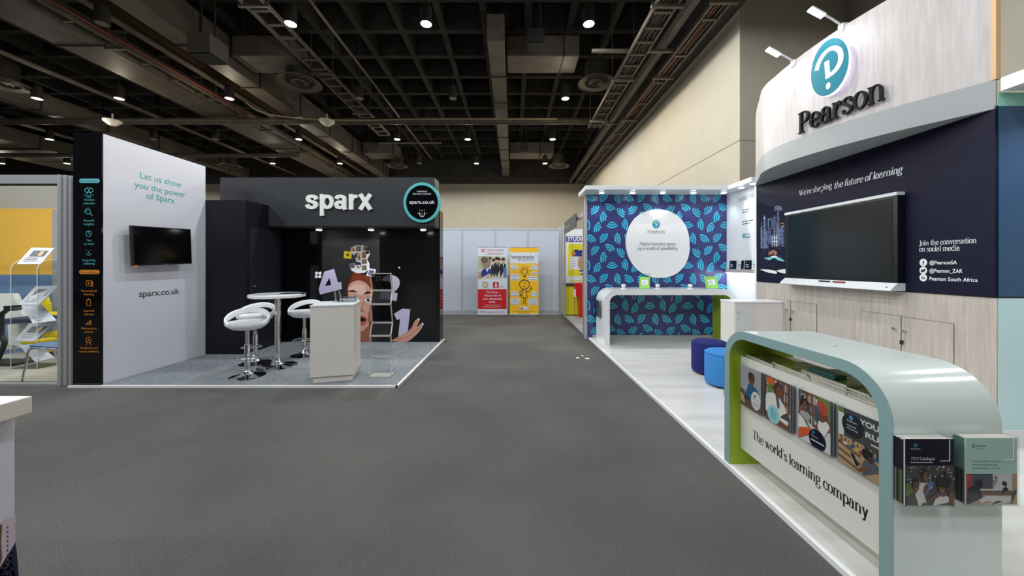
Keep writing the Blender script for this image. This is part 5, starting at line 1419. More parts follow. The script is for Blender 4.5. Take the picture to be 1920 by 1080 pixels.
def cover_tvet(s):
    s.rect(0, 0, 1, 1, m_navy)
    s.rect(0, 0, 1, .6, c_char); rn = random.Random(8)
    for i in range(90): s.disc(rn.random(), rn.uniform(.34, .58), rn.uniform(.01, .03), rn.uniform(.008, .018), (c_green, c_white, c_brown, m_ink)[rn.randrange(4)], n=8)
    s.rect(0, .14, .3, .34, c_green)
    s.disc(.2, .91, .05, .035, m_tealr); s.text('Pearson', .10, .845, .025, m_inkw, .2, True); s.text('TVET Catalogue', .10, .685, .045, m_inkw, .5, True); s.rect(.09, .645, .56, .655, m_inkw)
    s.person(.4, .46, .15, b_skin, b_hair, c_white, .5); s.blob([(.36, .12), (.4, .32), (.58, .34), (.64, .12)], c_denim); s.blob([(.34, .1), (.38, .3), (.46, .28), (.44, .08)], b_skin)
    s.person(.19, .3, .155, b_skin, b_hair, c_char, 1); s.person(.76, .28, .18, b_skin, b_hair, c_white, -1); s.disc(.78, .36, .15, .085, b_hair)
    s.poly([(.88, .0), (.88, .2), (.98, .2), (.99, 0)], b_skin); s.poly([(.18, .19), (.36, .2), (.43, .02), (.26, .0)], c_white); s.blob([(.32, .0), (.36, .05), (.5, .03), (.44, 0)], b_skin)
    s.blob([(.46, .06), (.5, .12), (.62, .18), (.7, .14), (.58, .04)], b_skin)
m_jade = M('jade_cover', (196, 226, 208), .4)
def cover_jade(s):
    s.rect(0, 0, 1, 1, m_jade); s.disc(.15, .875, .03, .03, m_ink, n=16); s.disc(.155, .875, .019, .02, m_jade, n=16); s.text('Pearson', .20, .865, .03, m_ink, .19, True); s.text('MyPedia', .20, .83, .017, m_ink, .16)
    s.text('your complete teaching', .12, .638, .028, m_ink, .56); s.text('and learning solution', .12, .585, .028, m_ink, .5); s.text('with pedagogy at its core', .12, .535, .028, c_blue, .56)
    s.rect(0, 0, 1, .46, c_tan); s.rect(.52, .2, .9, .46, c_white); s.rect(.06, .22, .52, .46, c_slate); s.rect(0, .2, .12, .46, c_red); s.rect(.24, .14, .9, .22, c_brown); s.rect(.26, .21, .9, .235, c_white)
    s.person(.58, .40, .045, b_skin, b_hair, c_tan); s.blob([(.53, .24), (.54, .36), (.62, .37), (.66, .24)], c_grey); s.poly([(.44, .33), (.55, .35), (.55, .37), (.44, .35)], b_skin)
    s.person(.77, .30, .06, b_skin2, b_hair, m_ink); s.disc(.74, .32, .04, .035, b_hair)
    s.blob([(.02, 0), (.02, .2), (.12, .28), (.26, .24), (.32, .1), (.3, 0)], m_ink); s.disc(.24, .31, .08, .075, b_hair)
    s.poly([(.24, .07), (.4, .14), (.9, .12), (.9, .05), (.6, .0), (.3, .02)], c_white); s.blob([(.3, .01), (.42, .06), (.52, .03), (.44, 0)], c_tan); s.blob([(.5, .0), (.6, .06), (.72, .04), (.74, 0)], c_char); s.blob([(.88, 0), (.9, .18), (.99, .2), (1, 0)], m_ink)

def holder_box(name, label, boxes, loc):
    t = thing(name, label, 'brochure holder', loc)
    mb = MB()
    for b in boxes: cbox(*b, mb=mb)
    mb.T = None
    mb.link('clear_box', m_acry, t); return t
front = cplane(.045)
hz0, hz1 = .497, .787
pk_px = [(1386.5, 1425.8), (1434.5, 1480.8), (1495.5, 1555.7), (1569.6, None)]
covs = [(cover_a, 'man in blue and white oval'), (cover_b, 'man in white shirt reading and aqua oval'), (cover_c, 'two students and a navy oval'), (cover_d, 'classroom scene and big white letters')]
ordn = ['farthest one', 'second from the far end', 'third from the far end', 'nearest the camera']
for i, (p0, p1) in enumerate(pk_px):
    ua = front.px(p0, 720)[0]; ub = front.px(p1, 720)[0] if p1 else ua + .207
    q = CT @ Vector((.065, -(ua + ub) / 2, hz0 - PZ))
    ua -= .004; ub += .004
    holder_box('brochure_holder', 'clear brochure holder on the arch counter front, %s' % ordn[i],
               [(.045, .048, ua, ub, hz0, hz1), (.048, .0845, ua, ua + .003, hz0, hz1), (.048, .0845, ub - .003, ub, hz0, hz1), (.048, .0845, ua, ub, hz0 - .003, hz0)], q)
    bt_ = thing('brochure', 'brochure showing %s, in the %s counter holder' % (covs[i][1], ('farthest', 'second', 'third', 'nearest')[i]), 'brochure', q)
    cbox(.050, .053, ua + .006, ub - .006, hz0 + .002, hz1 - .006 + .0).link('pages', c_white, bt_)
    a = cplane(.0499); a.eps = .00003
    covs[i][0](Sub(a, ua + .006, hz0 + .002, ub - ua - .012, hz1 - hz0 - .008)); a.link('cover_print', bt_)
    for j in range(3):
        x = .055 + j * .009
        bb = cbox(x, x + .006, ua + .006 + j * .001, ub - .006, hz0 + .002, hz1 - .01 - .004 * j).link('brochure', (c_slate, c_grey, c_slate)[j])
        tag(bb, 'spare brochure behind the front one in the %s holder' % ('farthest', 'second', 'third', 'nearest')[i], 'brochure', 'spare brochures behind the %s cover' % ('farthest', 'second', 'third', 'nearest')[i])
# ---- two boxes of catalogues on the near end
EY = FCY - CL * math.cos(R(1.2)); 
def end_holder(x0, x1, y0, y1, cov, lab, blab, spine, depth=.052):
    Yf = 1.425 if False else EY - depth
    X0, X1 = xat(x0, Yf), xat(x1, Yf); z1, z0 = zat(y0, Yf), zat(y1, Yf)
    t = thing('brochure_holder', lab, 'brochure holder', ((X0 + X1) / 2, EY - depth / 2, z0))
    mb = MB().box(X0 - .004, X1 + .004, Yf - .005, Yf - .003, z0 - .004, z1).box(X0 - .004, X0 - .002, Yf - .003, EY - .002, z0 - .004, z1).box(X1 + .002, X1 + .004, Yf - .003, EY - .002, z0 - .004, z1).box(X0 - .004, X1 + .004, Yf - .005, EY - .002, z0 - .004, z0 - .002)
    if X1 > 2.08: mb.box(X0, X1, EY - .004, EY - .002, z0, z1)
    mb.link('clear_box', m_acry, t)
    rim = MB().box(X1 - .024, X1 - .022, Yf - .0065, Yf - .005, z1 - .09, z1 - .005).box(X1 - .06, X1 - .022, Yf - .0065, Yf - .005, z1 - .0915, z1 - .090)
    rim.link('cut_edge', M('acrylic_edge', (226, 230, 226), .3), t)
    n_ = 7
    for j in range(n_):
        ya = Yf + j * (depth - .006) / n_; yb = ya + (depth - .006) / n_ * .82
        if j == 0:
            b = thing('brochure', blab % 'front copy', 'brochure', ((X0 + X1) / 2, ya, z0))
            MB().box(X0, X1, ya, yb, z0, z1 - .004).link('pages', c_white, b)
            a = Art((0, ya - .0001, 0), (1, 0, 0), (0, 0, 1)); a.eps = .00003
            cov(Sub(a, X0, z0, X1 - X0, z1 - z0 - .004)); a.link('cover_print', b)
            a = Art((X0 - .0002, 0, 0), (0, -1, 0), (0, 0, 1)); 
        else:
            dz = random.uniform(0, .006)
            bb = MB().box(X0 + .001, X1 - .001, ya, yb, z0, z1 - .006 - dz).box(X0, X0 + .001, ya, yb, z0, z0 + (z1 - z0) * .5, 1).box(X0, X0 + .001, ya, yb, z0 + (z1 - z0) * .5, z1 - .006 - dz, 2)
            bb = bb.link('brochure', [c_white, spine[0][j % len(spine[0])], spine[1]])
            tag(bb, blab % 'copy stacked behind the front one', 'brochure', 'copies in the %s box' % spine[2])
end_holder(1697, 1788, 821, 947.5, cover_tvet, 'clear box of navy catalogues on the near end of the counter', 'navy catalogue with three smiling students, %s', ([c_char, m_ink, c_green], m_navy, 'navy catalogue'))
end_holder(1811.5, 1907, 819, 946, cover_jade, 'clear box of pale green booklets overhanging the counter end edge', 'pale green booklet with classroom photo, %s', ([m_ink, c_char], M('jade_spine', (96, 140, 122), .4), 'green booklet'))

# ---- magazines lying on the counter shelf
shz = .815
mg = [(.10, .06, .30, 3, (150, 146, 70)), (.11, .30, .30, 4, (176, 180, 84)), (.12, .52, .31, 6, (160, 186, 100)), (.125, .80, .26, 5, (120, 150, 80))]
for i, (x, u, w, n_, colr) in enumerate(mg):
    for j in range(n_):
        z0 = shz + .001 + j * .009
        mm = M('magazine_%s' % ('olive', 'moss', 'leaf', 'fern')[i], colr, .3, c2=(40, 42, 30), scale=14)
        mb = MB(); mb.T = CT @ Matrix.Translation((x + .11, -(u + w / 2), z0 - PZ)) @ Matrix.Rotation(R(random.uniform(-4, 4)), 4, 'Z')
        hw = w / 2 - .012
        mb.box(-.10, .11, -hw, hw, 0, .0065).box(-.1005, .1105, -hw - .0005, hw + .0005, .0065, .008, 1)
        tag(mb.link('magazine', [c_white, mm]), 'magazine in the %s pile on the arch counter shelf' % ('farthest', 'second', 'third', 'nearest')[i], 'magazine', 'magazines of the %s pile in the counter' % ('farthest', 'second', 'third', 'nearest')[i])
tb = MB(); tb.T = CT @ Matrix.Translation((.16, -.66, shz + .056 - PZ)); tb.box(-.03, .04, -.085, .085, 0, .025, bev=.004)
tag(tb.link('small_box', M('teal_box', (44, 98, 96), .4)), 'small dark teal box on the magazines in the arch counter', 'box')
t = thing('cable_clip', 'black clip lying on the nearest magazines in the arch counter', 'clip', CT @ Vector((.14, -.97, shz + .05 - PZ)))
mb = MB(); mb.T = CT @ Matrix.Translation((.125, -.985, shz + .047 - PZ)); mb.box(-.012, .012, -.02, .02, 0, .03, bev=.003); mb.link('jaw', m_black, t)
mb = MB(); mb.T = CT @ Matrix.Translation((.125, -.985, shz + .047 - PZ)); mb.tube([(0, -.015, .03), (0, -.03, .045), (0, -.04, .03)], .004, 6).tube([(0, .015, .0), (0, .05, -.004)], .004, 6); mb.link('handle', m_black, t)
# small clear pocket on the far end of the counter
cbox(.0, .20, -.035, -.003, .55, .83).T = None
t = thing('leaflet_holder', 'slim clear leaflet holder on the far end of the arch counter', 'leaflet holder', CT @ Vector((.1, .02, .5)))
mb = cbox(.02, .022, -.05, -.002, .50, .80); mb.T = CT; cbox(.02, .22, -.05, -.048, .50, .80, mb=mb); mb.link('clear_box', m_acry, t)
tag(cbox(.026, .21, -.04, -.008, .505, .79).link('leaflet', c_slate), 'grey leaflets in the slim holder on the far counter end', 'leaflet')

# ================================================================ BACK OF THE HALL: grey partition, banners, next booth
GY = 10.9
m_gpan = M('partition_grey', (186, 192, 204), .4)
t = thing('partition_wall', 'light grey panel partition with aluminium posts behind the banners', 'partition', (-.6, GY, 0))
px_ = [-3.60, -2.60, -1.585, -.56, .446, 1.437]
gz = zat(427.5, GY)
for x in px_: MB().box(x - .03, x + .03, GY - .02, GY + .03, 0, gz, bev=.006).link('post', m_alu, t)
for x0, x1 in zip(px_[:-1], px_[1:]): MB().box(x0 + .03, x1 - .03, GY, GY + .01, .08, gz - .06).link('panel', m_gpan, t)
r = MB().box(px_[0], px_[-1], GY - .012, GY + .02, gz - .06, gz).box(px_[0], px_[-1], GY - .012, GY + .02, .02, .09)
r.link('rail', m_alu, t)
tag(MB().box(-3.6, 1.42, 10.42, GY - .03, .001, .03).link('stand_platform', M('partition_floor', (120, 124, 128), .8)), 'narrow grey floor strip in front of the grey partition', 'platform')
def banner(x0, x1, yt, yb, name, label):
    Y = 10.30
    X0, X1, z1, z0 = xat(x0, Y), xat(x1, Y), zat(yt, Y), .012
    t = thing('roll_up_banner', label, 'banner', ((X0 + X1) / 2, Y, 0))
    MB().box(X0, X1, Y, Y + .006, .06, z1 - .01).link('sheet', m_white, t)
    MB().box(X0 - .01, X1 + .01, Y - .01, Y + .02, z1 - .02, z1).link('top_rail', m_alu, t)
    MB().box(X0 - .01, X1 + .01, Y - .04, Y + .07, .012, .07, bev=.01).link('base', m_alu, t)
    mb = MB()
    for x in (X0 + .06, (X0 + X1) / 2, X1 - .06): mb.box(x - .03, x + .03, Y - .06, Y + .09, 0, .014)
    mb.link('foot', m_black, t, split=True)
    return t, Art((0, Y - .0005, 0), (1, 0, 0), (0, 0, 1)), Sub
Q = lambda x, y: (880 + x / 6.75, 440 + y / 6.75)
b_red = M('banner_red', (198, 24, 34), .45); b_yel = M('banner_yellow', (240, 186, 22), .45); b_whi = M('banner_white', (214, 218, 226), .45); b_royal = M('blazer_blue', (40, 52, 140), .45)
t, a, _ = banner(896, 951, 462.5, 590, 'x', 'roll-up banner with red lower half and a photo of school pupils')
def qp(pts, m): a.poly([Q(*p) for p in pts], m, px=True)
def qb(pts, m): a.blob([Q(*p) for p in pts], m, px=True)
def qd(x, y, r_, m, ry=None): c = a.px(*Q(x, y)); k_ = 10.3 / F / 6.75; a.disc(c[0], c[1], r_ * k_, (ry or r_) * k_, m, n=18)
qp([(108, 162), (472, 162), (472, 1004), (108, 1004)], b_whi)
qp([(110, 270), (472, 270), (472, 560), (110, 560)], M('photo_sky', (200, 200, 180), .5)); qp([(110, 270), (240, 270), (240, 430), (110, 430)], M('photo_olive', (176, 178, 140), .5))
for x, y, k_ in ((260, 310, 1), (310, 330, 1), (350, 310, 1.1), (378, 318, .9), (430, 320, 1)):
    qb([(x - 36 * k_, 545), (x - 34 * k_, y + 75), (x - 10, y + 45), (x + 12, y + 45), (x + 36 * k_, y + 75), (x + 36 * k_, 545)], m_ink if x > 290 else c_white)
    qd(x, y + 10, 22 * k_, M('fair_skin', (206, 164, 138), .5), 28 * k_); qd(x, y - 10, 24 * k_, b_hair, 18 * k_); qp([(x - 6, y + 50), (x + 8, y + 50), (x + 2, y + 100)], c_white)
qb([(120, 560), (160, 460), (190, 430), (250, 430), (300, 470), (335, 560)], b_royal); qp([(205, 430), (245, 430), (228, 475)], c_white)
qd(215, 355, 62, M('blur_skin', (150, 130, 110), .5), 72); qd(190, 320, 46, M('blur_hair', (92, 84, 74), .5), 40); qb([(215, 545), (235, 515), (310, 530), (300, 552)], M('fair_skin', (206, 164, 138)))
qp([(110, 470), (150, 470), (150, 560), (110, 560)], c_tan); qp([(432, 420), (472, 420), (472, 545), (432, 545)], c_denim)
qp([(108, 690), (472, 690), (472, 940), (108, 940)], b_red)
for dx, dy in ((0, 0), (26, 0), (0, 22), (26, 22)): qp([(145 + dx, 195 + dy), (158 + dx, 182 + dy), (176 + dx, 182 + dy), (163 + dx, 198 + dy)], b_red)
cu_ = lambda y: a.px(*Q(0, y))[1]; cxx = lambda x: a.px(*Q(x, 0))[0]
a.line([Q(215, 175), Q(215, 255)], .006, b_red, px=True)
def bt(txt, x0, x1, y, cap, m, **k): a.sans(txt, cxx(x0), cu_(y), cap * 10.3 / F / 6.75, m, width=cxx(x1) - cxx(x0), **k)
m_mag = M('banner_maroon', (150, 60, 80), .5)
bt('macmillan', 232, 432, 208, 30, m_mag); bt('education', 232, 430, 250, 30, m_mag)
qd(200, 635, 38, m_ink); qd(200, 635, 32, b_whi); qd(200, 635, 24, M('swirl_gold', (214, 176, 60), .5)); qd(200, 635, 14, b_whi); qd(202, 637, 7, M('swirl_gold'))
qp([(298, 600), (372, 600), (372, 672), (298, 672)], b_red); qp([(325, 640), (350, 640), (356, 660), (318, 660)], b_whi); qd(337, 622, 13, b_whi)
bt('Clever', 378, 436, 664, 14, m_ink)
bt('The Clever', 215, 365, 740, 26, b_whi, bold=.01); bt('Solution for all', 188, 396, 782, 26, b_whi, bold=.01); bt('your educational', 170, 410, 822, 26, b_whi, bold=.01); bt('needs.', 245, 330, 862, 26, b_whi, bold=.01)
bt('www.macmillan.co.za', 195, 380, 896, 12, b_whi); bt('www.macmillaneducation.co.za', 168, 415, 918, 12, b_whi)
bt('With Learners for Life', 128, 450, 992, 32, m_mag, shear=.25)
a.link('banner_print', t)
t, a, _ = banner(956, 1009.5, 463, 590, 'x', 'yellow roll-up banner with a line-drawn figure and light bulb')
qp([(513, 165), (874, 165), (876, 1006), (513, 1006)], b_yel); qp([(515, 224), (873, 224), (873, 364), (515, 364)], b_whi)
bt('bettermarks', 535, 818, 302, 44, m_ink, bold=.012); bt('MATHS MADE EASY', 615, 815, 328, 14, m_ink, bold=.02); a.line([Q(820, 262), Q(850, 262), Q(850, 276)], .006, m_grytxt, px=True)
tb_ = [((528, 385, 615, 442), ('CAPS', 'aligned')), ((522, 500, 632, 580), ('Interactive', 'and', 'adaptive')), ((775, 388, 858, 444), ('Easy to', 'use')), ((780, 472, 860, 500), ('Digital',)), ((745, 525, 862, 580), ('Immediate', 'feedback')), ((528, 720, 620, 778), ('Improves', 'results')), ((524, 808, 634, 886), ('Over', '100 000', 'questions')), ((782, 722, 860, 780), ('Grades', '4 - 10')), ((748, 808, 862, 888), ('Worksheet', 'and test', 'builder'))]
for (x0, y0, x1, y1), ls in tb_:
    qp([(x0, y0), (x1, y0), (x1, y1), (x0, y1)], b_whi)
    for i, s_ in enumerate(ls):
        h_ = (y1 - y0) / len(ls); w_ = min(x1 - x0 - 8, 12.5 * len(s_)); xm = (x0 + x1) / 2
        bt(s_, xm - w_ / 2, xm + w_ / 2, y0 + h_ * (i + .78), 15, m_ink, bold=.01)
def ql(pts, w=8, sm=True): a.line([a.px(*Q(*p)) for p in pts], w * 10.3 / F / 6.75, m_ink, sm=sm)
ql([(690, 535), (688, 505), (668, 480), (664, 455), (678, 436), (700, 430), (724, 438), (736, 458), (730, 482), (714, 504), (712, 535)]); ql([(690, 530), (714, 530)], 14, False)
for p in (((702, 400), (702, 416)), ((672, 408), (680, 424)), ((740, 406), (730, 424)), ((640, 438), (656, 446)), ((636, 478), (654, 476)), ((752, 455), (772, 455)), ((742, 490), (756, 498))): ql(p, 7, False)
ql([(698, 572), (740, 585), (762, 625), (740, 672), (698, 688), (655, 672), (634, 630), (652, 588), (698, 572)], 9); ql([(680, 568), (700, 572), (716, 580)], 9)
for x in (690, 710): ql([(x, 600), (x, 618)], 6, False)
ql([(676, 648), (698, 660), (722, 646)], 6)
ql([(680, 692), (672, 740), (660, 795), (735, 800), (722, 740), (712, 692)], 9, False); ql([(680, 698), (650, 710), (640, 740), (660, 770), (630, 772)], 8); ql([(718, 712), (750, 722), (778, 690), (780, 655)], 8); ql([(770, 690), (795, 678)], 10)
ql([(688, 800), (688, 850), (672, 880)], 8, False); ql([(708, 800), (712, 850), (704, 868), (722, 880)], 8, False)
qp([(645, 910), (748, 910), (748, 955), (645, 955)], b_whi); qp([(652, 925), (680, 925), (676, 945), (650, 945)], b_red); bt('macmillan', 684, 742, 945, 12, m_mag)
[ql([(560 + 30 * k_, 972), (584 + 30 * k_, 972)], 4, False) for k_ in range(9)]; [ql([(625 + 28 * k_, 990), (647 + 28 * k_, 990)], 4, False) for k_ in range(5)]
a.link('banner_print', t)

# ---- next booth along: aluminium frame, name board, poster, table, red bin
t = thing('booth_frame', 'aluminium open booth frame left of the patterned wall', 'booth frame', (1.5, 9, 0))
for y, x in ((10.55, 1.46), (10.2, 1.49), (7.42, 1.50)): MB().box(x - .03, x + .03, y - .03, y + .03, 0, zat(427.5, 10.9), bev=.006).link('post', m_alu, t)
MB().box(1.47, 1.53, 7.45, 10.52, 2.53, 2.60).link('header_rail', m_alu, t)
t = thing('name_board', 'dark grey slanted name board on the booth frame', 'sign', (1.44, 8.9, 2.3))
MB().box(1.415, 1.435, 7.95, 9.7, 2.34, 2.66).link('board', M('board_grey', (70, 72, 74), .5), t)
a = Art((1.4145, 9, 0), (0, -1, 0), (0, 0, 1)); [a.rect(-.55 + .2 * k_, 2.47, -.40 + .2 * k_, 2.52, M('pale_text', (130, 132, 134), .5)) for k_ in range(4)]; a.link('lettering', t)
t = thing('poster_wall', 'white booth back wall with yellow map poster and blue banner', 'wall panel', (2.5, GY, 0))
MB().box(1.52, 4.2, GY, GY + .04, 0, 2.6).link('board', m_ppan, t)
a = Art((0, GY - .0005, 0), (1, 0, 0), (0, 0, 1)); PQ = lambda x, y: (1040 + x / 4.15, 380 + y / 4.15)
pm_y = M('poster_yellow', (228, 214, 30), .45); pm_b = M('poster_blue', (52, 48, 140), .45)
def pp(pts, m): a.poly([PQ(*p) for p in pts], m, px=True)
pp([(88, 262), (330, 262), (330, 305), (88, 305)], pm_b)
c0 = a.px(*PQ(100, 297)); c1 = a.px(*PQ(290, 297)); a.sans('STUDIECO', c0[0], c0[1], .12, m_white, width=c1[0] - c0[0], bold=.035)
pp([(104, 322), (330, 322), (330, 570), (104, 570)], pm_y)
a.blob([PQ(*p) for p in ((132, 395), (160, 365), (200, 372), (250, 360), (270, 420), (230, 500), (236, 560), (205, 558), (190, 520), (140, 430))], pm_b, px=True); a.blob([PQ(*p) for p in ((132, 395), (150, 378), (162, 398), (150, 412), (134, 412))], M('poster_orange', (232, 130, 40), .5), px=True)
pp([(120, 420), (182, 418), (270, 425), (270, 530), (182, 522), (118, 520)], m_white); a.line([PQ(182, 418), PQ(182, 522)], .01, m_grytxt, px=True)
for y in (438, 455, 472, 490): a.line([PQ(132, y), PQ(172, y)], .012, c_denim, px=True)
a.disc(*a.px(*PQ(215, 470)), .13, .22, c_tan); a.line([PQ(212, 395), PQ(228, 405)], .05, m_white, px=True); a.line([PQ(196, 545), PQ(220, 540)], .04, m_white, px=True)
pp([(106, 606), (250, 604), (250, 612), (106, 614)], pm_y)
a.link('poster_print', t)
t = thing('cloth_table', 'table with yellow-green cloth in the booth left of the patterned wall', 'table', (1.8, 10.5, 0))
tx0, tx1 = xat(1059.5, 10.3), xat(1088, 10.3)
mb = MB(); n = 24; top = []; bot = []
for i in range(n + 1):
    f = i / n; w = .02 * math.sin(f * 31)
    top.append((tx0 + (tx1 - tx0) * f, 10.3, zat(535.5, 10.3))); bot.append((tx0 + (tx1 - tx0) * f, 10.28 + w, .04))
mb.add(top + bot, [(i, i + 1, n + 2 + i, n + 1 + i) for i in range(n)]); mb.box(tx0, tx1, 10.31, 10.8, .04, zat(535.5, 10.3))
mb.link('cloth', M('lime_cloth', (206, 200, 40), .8), t, smooth=60)
MB().box(tx0 - .01, tx1 + .01, 10.27, 10.82, zat(535.5, 10.3), zat(532, 10.3)).link('top', M('table_dark', (50, 54, 66), .5), t)
t = thing('display_stand', 'red T-shaped display stand in front of the yellow-green table', 'display stand', (2.0, 9.9, 0))
m_redp = M('red_panel', (206, 24, 30), .4)
MB().box(xat(1080, 9.9), xat(1106, 9.9), 9.9, 10.2, zat(555, 9.9), zat(530.5, 9.9), bev=.01).link('head', m_redp, t)
MB().box(xat(1088, 9.9), xat(1104, 9.9), 9.92, 10.2, 0.012, zat(555, 9.9), bev=.01).link('column', m_redp, t)
MB().box(xat(1077, 9.9), xat(1080.5, 9.9), 9.95, 10.0, zat(557, 9.9), zat(543, 9.9)).link('leaflet_pocket', m_white, t)
tag(MB().box(1.5, 4.2, 7.45, 10.85, .001, .012).link('booth_floor', M('booth_floor_grey', (140, 142, 140), .6)), 'grey floor covering of the booth left of the patterned wall', 'floor covering')
for i in range(3): 
    p = at((1092, 1083, 1101)[i], (667, 671, 672)[i], 983 / ((667, 671, 672)[i] - HY))
    tag(MB().lathe([(.02 + .01 * i % 2, 0), (.015, .003)], (p.x, p.y, 0.0005), 7).link('paper_scrap', m_white), 'white paper scrap on the carpet, %s' % ('larger one', 'left one', 'right one')[i], 'scrap')

# ================================================================ GLAZED BOOTH at the far left
LY = 4.36
t = thing('booth_frame', 'silver booth frame with clear front beside the slogan wall', 'booth frame', (-7, LY, 0))
fz = zat(328.5, LY)
for x0, x1, y in ((112.5, 118.5, LY), (119.5, 125, LY + .02), (126, 130, LY + .04), (131, 136.5, LY + .06)): MB().box(xat(x0, LY), xat(x1, LY), y - .03, y + .03, 0, fz, bev=.005).link('post', m_alu, t)
MB().box(-12, xat(112.5, LY), LY - .02, LY + .02, zat(344, LY), fz).link('header_rail', m_alu, t)
MB().box(-12, xat(112.5, LY), LY - .02, LY + .02, 0.001, .03).link('bottom_rail', m_alu, t)
MB().box(-12, xat(112.5, LY), LY - .003, LY + .003, .03, zat(344, LY)).link('clear_pane', acrylic('booth_pane', (248, 250, 250), .04), t)
MB().box(-9.5, -6.0, 4.55, 4.65, 2.57, 2.60).link('added_fill_strip', M('strip_lens', (255, 255, 255), emit=(255, 250, 240), power=4), t)  # added glowing strip hidden by the header rail, brightens the booth interior
ld = bpy.data.lights.new('added_booth_fill', 'AREA'); ld.shape = 'RECTANGLE'; ld.size = 3.4; ld.size_y = .1; ld.energy = 45; ld.color = (1, .97, .92)
lo = bpy.data.objects.new('added_booth_fill', ld); lo.location = (-7.75, 4.6, 2.56); lo.rotation_euler = (R(25), 0, 0); COL.objects.link(lo)
WY = 6.72
t = thing('colour_wall', 'yellow over blue wall inside the glazed booth', 'wall panel', (-10, WY, 0))
wx1 = xat(102, WY)
MB().box(-14, wx1, WY, WY + .05, zat(515, WY), zat(391, WY)).link('yellow_board', M('booth_yellow', (232, 180, 72), .5), t)
MB().box(-14, wx1, WY, WY + .05, .02, zat(515, WY)).link('blue_board', M('booth_blue', (104, 134, 172), .5), t)
MB().box(wx1, wx1 + .10, WY - .03, WY + .06, 0, zat(393, WY)).link('post', m_alu, t)
t = thing('partition_wall', 'pale cream partition behind the coloured wall of the glazed booth', 'partition', (-9, 8, 0))
MB().box(-14, wx1 + 1.2, 7.6, 7.66, 0, 3.2).link('panel', M('partition_cream', (188, 184, 172), .6), t)
MB().box(wx1 + .12, wx1 + .18, WY, 7.6, 0, 2.5).link('side_panel', M('partition_pale', (190, 196, 196), .5), t)
tag(MB().box(-14, xat(118, LY) , LY + .1, WY, .001, .02).link('booth_floor', M('pale_floor', (176, 172, 160), .35, noise=.06, scale=3)), 'pale floor of the glazed booth', 'floor covering')
# acrylic zigzag stand with leaflets
QL = lambda x, y: (x / 3.6, 440 + y / 3.6)
AY = 5.0
t = thing('brochure_stand', 'clear acrylic zigzag brochure stand inside the glazed booth', 'brochure stand', (xat(50, AY), AY, .02))
m_ac2 = acrylic('stand_acrylic', (247, 249, 250), .12)
ax0, ax1 = at(*QL(85, 500), AY).x, at(*QL(262, 500), AY).x
for x in (ax0, ax1):
    arch = [(x, AY - .02, .02), (x, AY + .28, .02), (x, AY + .28, 1.42)] + [(x, AY + .13 + .15 * math.cos(R(q)), 1.42 + .15 * math.sin(R(q))) for q in range(10, 171, 20)] + [(x, AY - .02, 1.42)]
    so_ = MB().prism(arch, (.006, 0, 0)).link('side_sheet', m_ac2, t)
    MB().tube([(p[0] + .003, p[1], p[2]) for p in arch[2:]] + [(x + .003, AY - .02, .03)], .0035, 6).link('polished_edge', M('acrylic_edge', (226, 230, 226), .3), so_)
MB().box(ax0, ax1, AY - .02, AY + .28, .02, .03).link('foot', m_ac2, t)
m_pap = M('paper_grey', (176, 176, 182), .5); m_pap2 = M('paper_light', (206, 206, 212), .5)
sheets = [([(115, 200), (275, 200), (370, 92), (215, 88)], 0), ([(125, 475), (265, 475), (400, 345), (240, 350)], 0), ([(145, 480), (285, 475), (385, 580), (225, 602)], 1), ([(95, 720), (235, 720), (375, 598), (200, 600)], 0), ([(125, 745), (265, 740), (372, 832), (240, 860)], 1), ([(95, 990), (250, 985), (345, 868), (195, 885)], 0)]
ordl = ['top', 'second', 'third', 'fourth', 'fifth', 'lowest']
for i, (qd_, up) in enumerate(sheets):
    ptsx = []
    for j, (x, y) in enumerate(qd_):
        back = j >= 2
        Yd = AY + (.26 if back else 0) if not up else AY + (0 if back else .22)
        ptsx.append(at(*QL(x, y), Yd))
    nn = (ptsx[1] - ptsx[0]).cross(ptsx[3] - ptsx[0]).normalized()
    if (Vector((0, 0, H)) - ptsx[0]).dot(nn) < 0: nn = -nn
    sh = MB().prism([p - nn * .006 for p in ptsx], nn * .004).link('shelf', m_ac2, t)
    lt = MB().prism([p + nn * .001 for p in ptsx], nn * .004)
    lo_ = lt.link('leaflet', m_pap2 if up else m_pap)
    tag(lo_, 'printed leaflet on the %s shelf of the clear zigzag stand' % ordl[i], 'leaflet')
    def on_sheet(u_, v_, d_, P=ptsx, nn=nn):
        return (P[0] * (1 - u_) + P[1] * u_) * (1 - v_) + (P[3] * (1 - u_) + P[2] * u_) * v_ + nn * (.0056 + d_)
    A_ = Art(ptsx[0], (1, 0, 0), (0, 0, 1), fn=on_sheet)
    if up: A_.rect(.12, .10, .8, .2, m_grytxt); A_.rect(.35, .32, .6, .62, c_slate); A_.rect(.42, .4, .52, .56, c_green)
    else: A_.rect(.22, .45, .86, .82, c_char); A_.rect(.30, .5, .45, .78, c_slate); A_.rect(.55, .5, .72, .78, c_tan)
    for k_ in range(3): A_.rect(.15, (.72 if up else .34) - .09 * k_ + (.14 if up else 0), .7, (.75 if up else .37) - .09 * k_ + (.14 if up else 0), m_grytxt)
    A_.link('print', lo_)
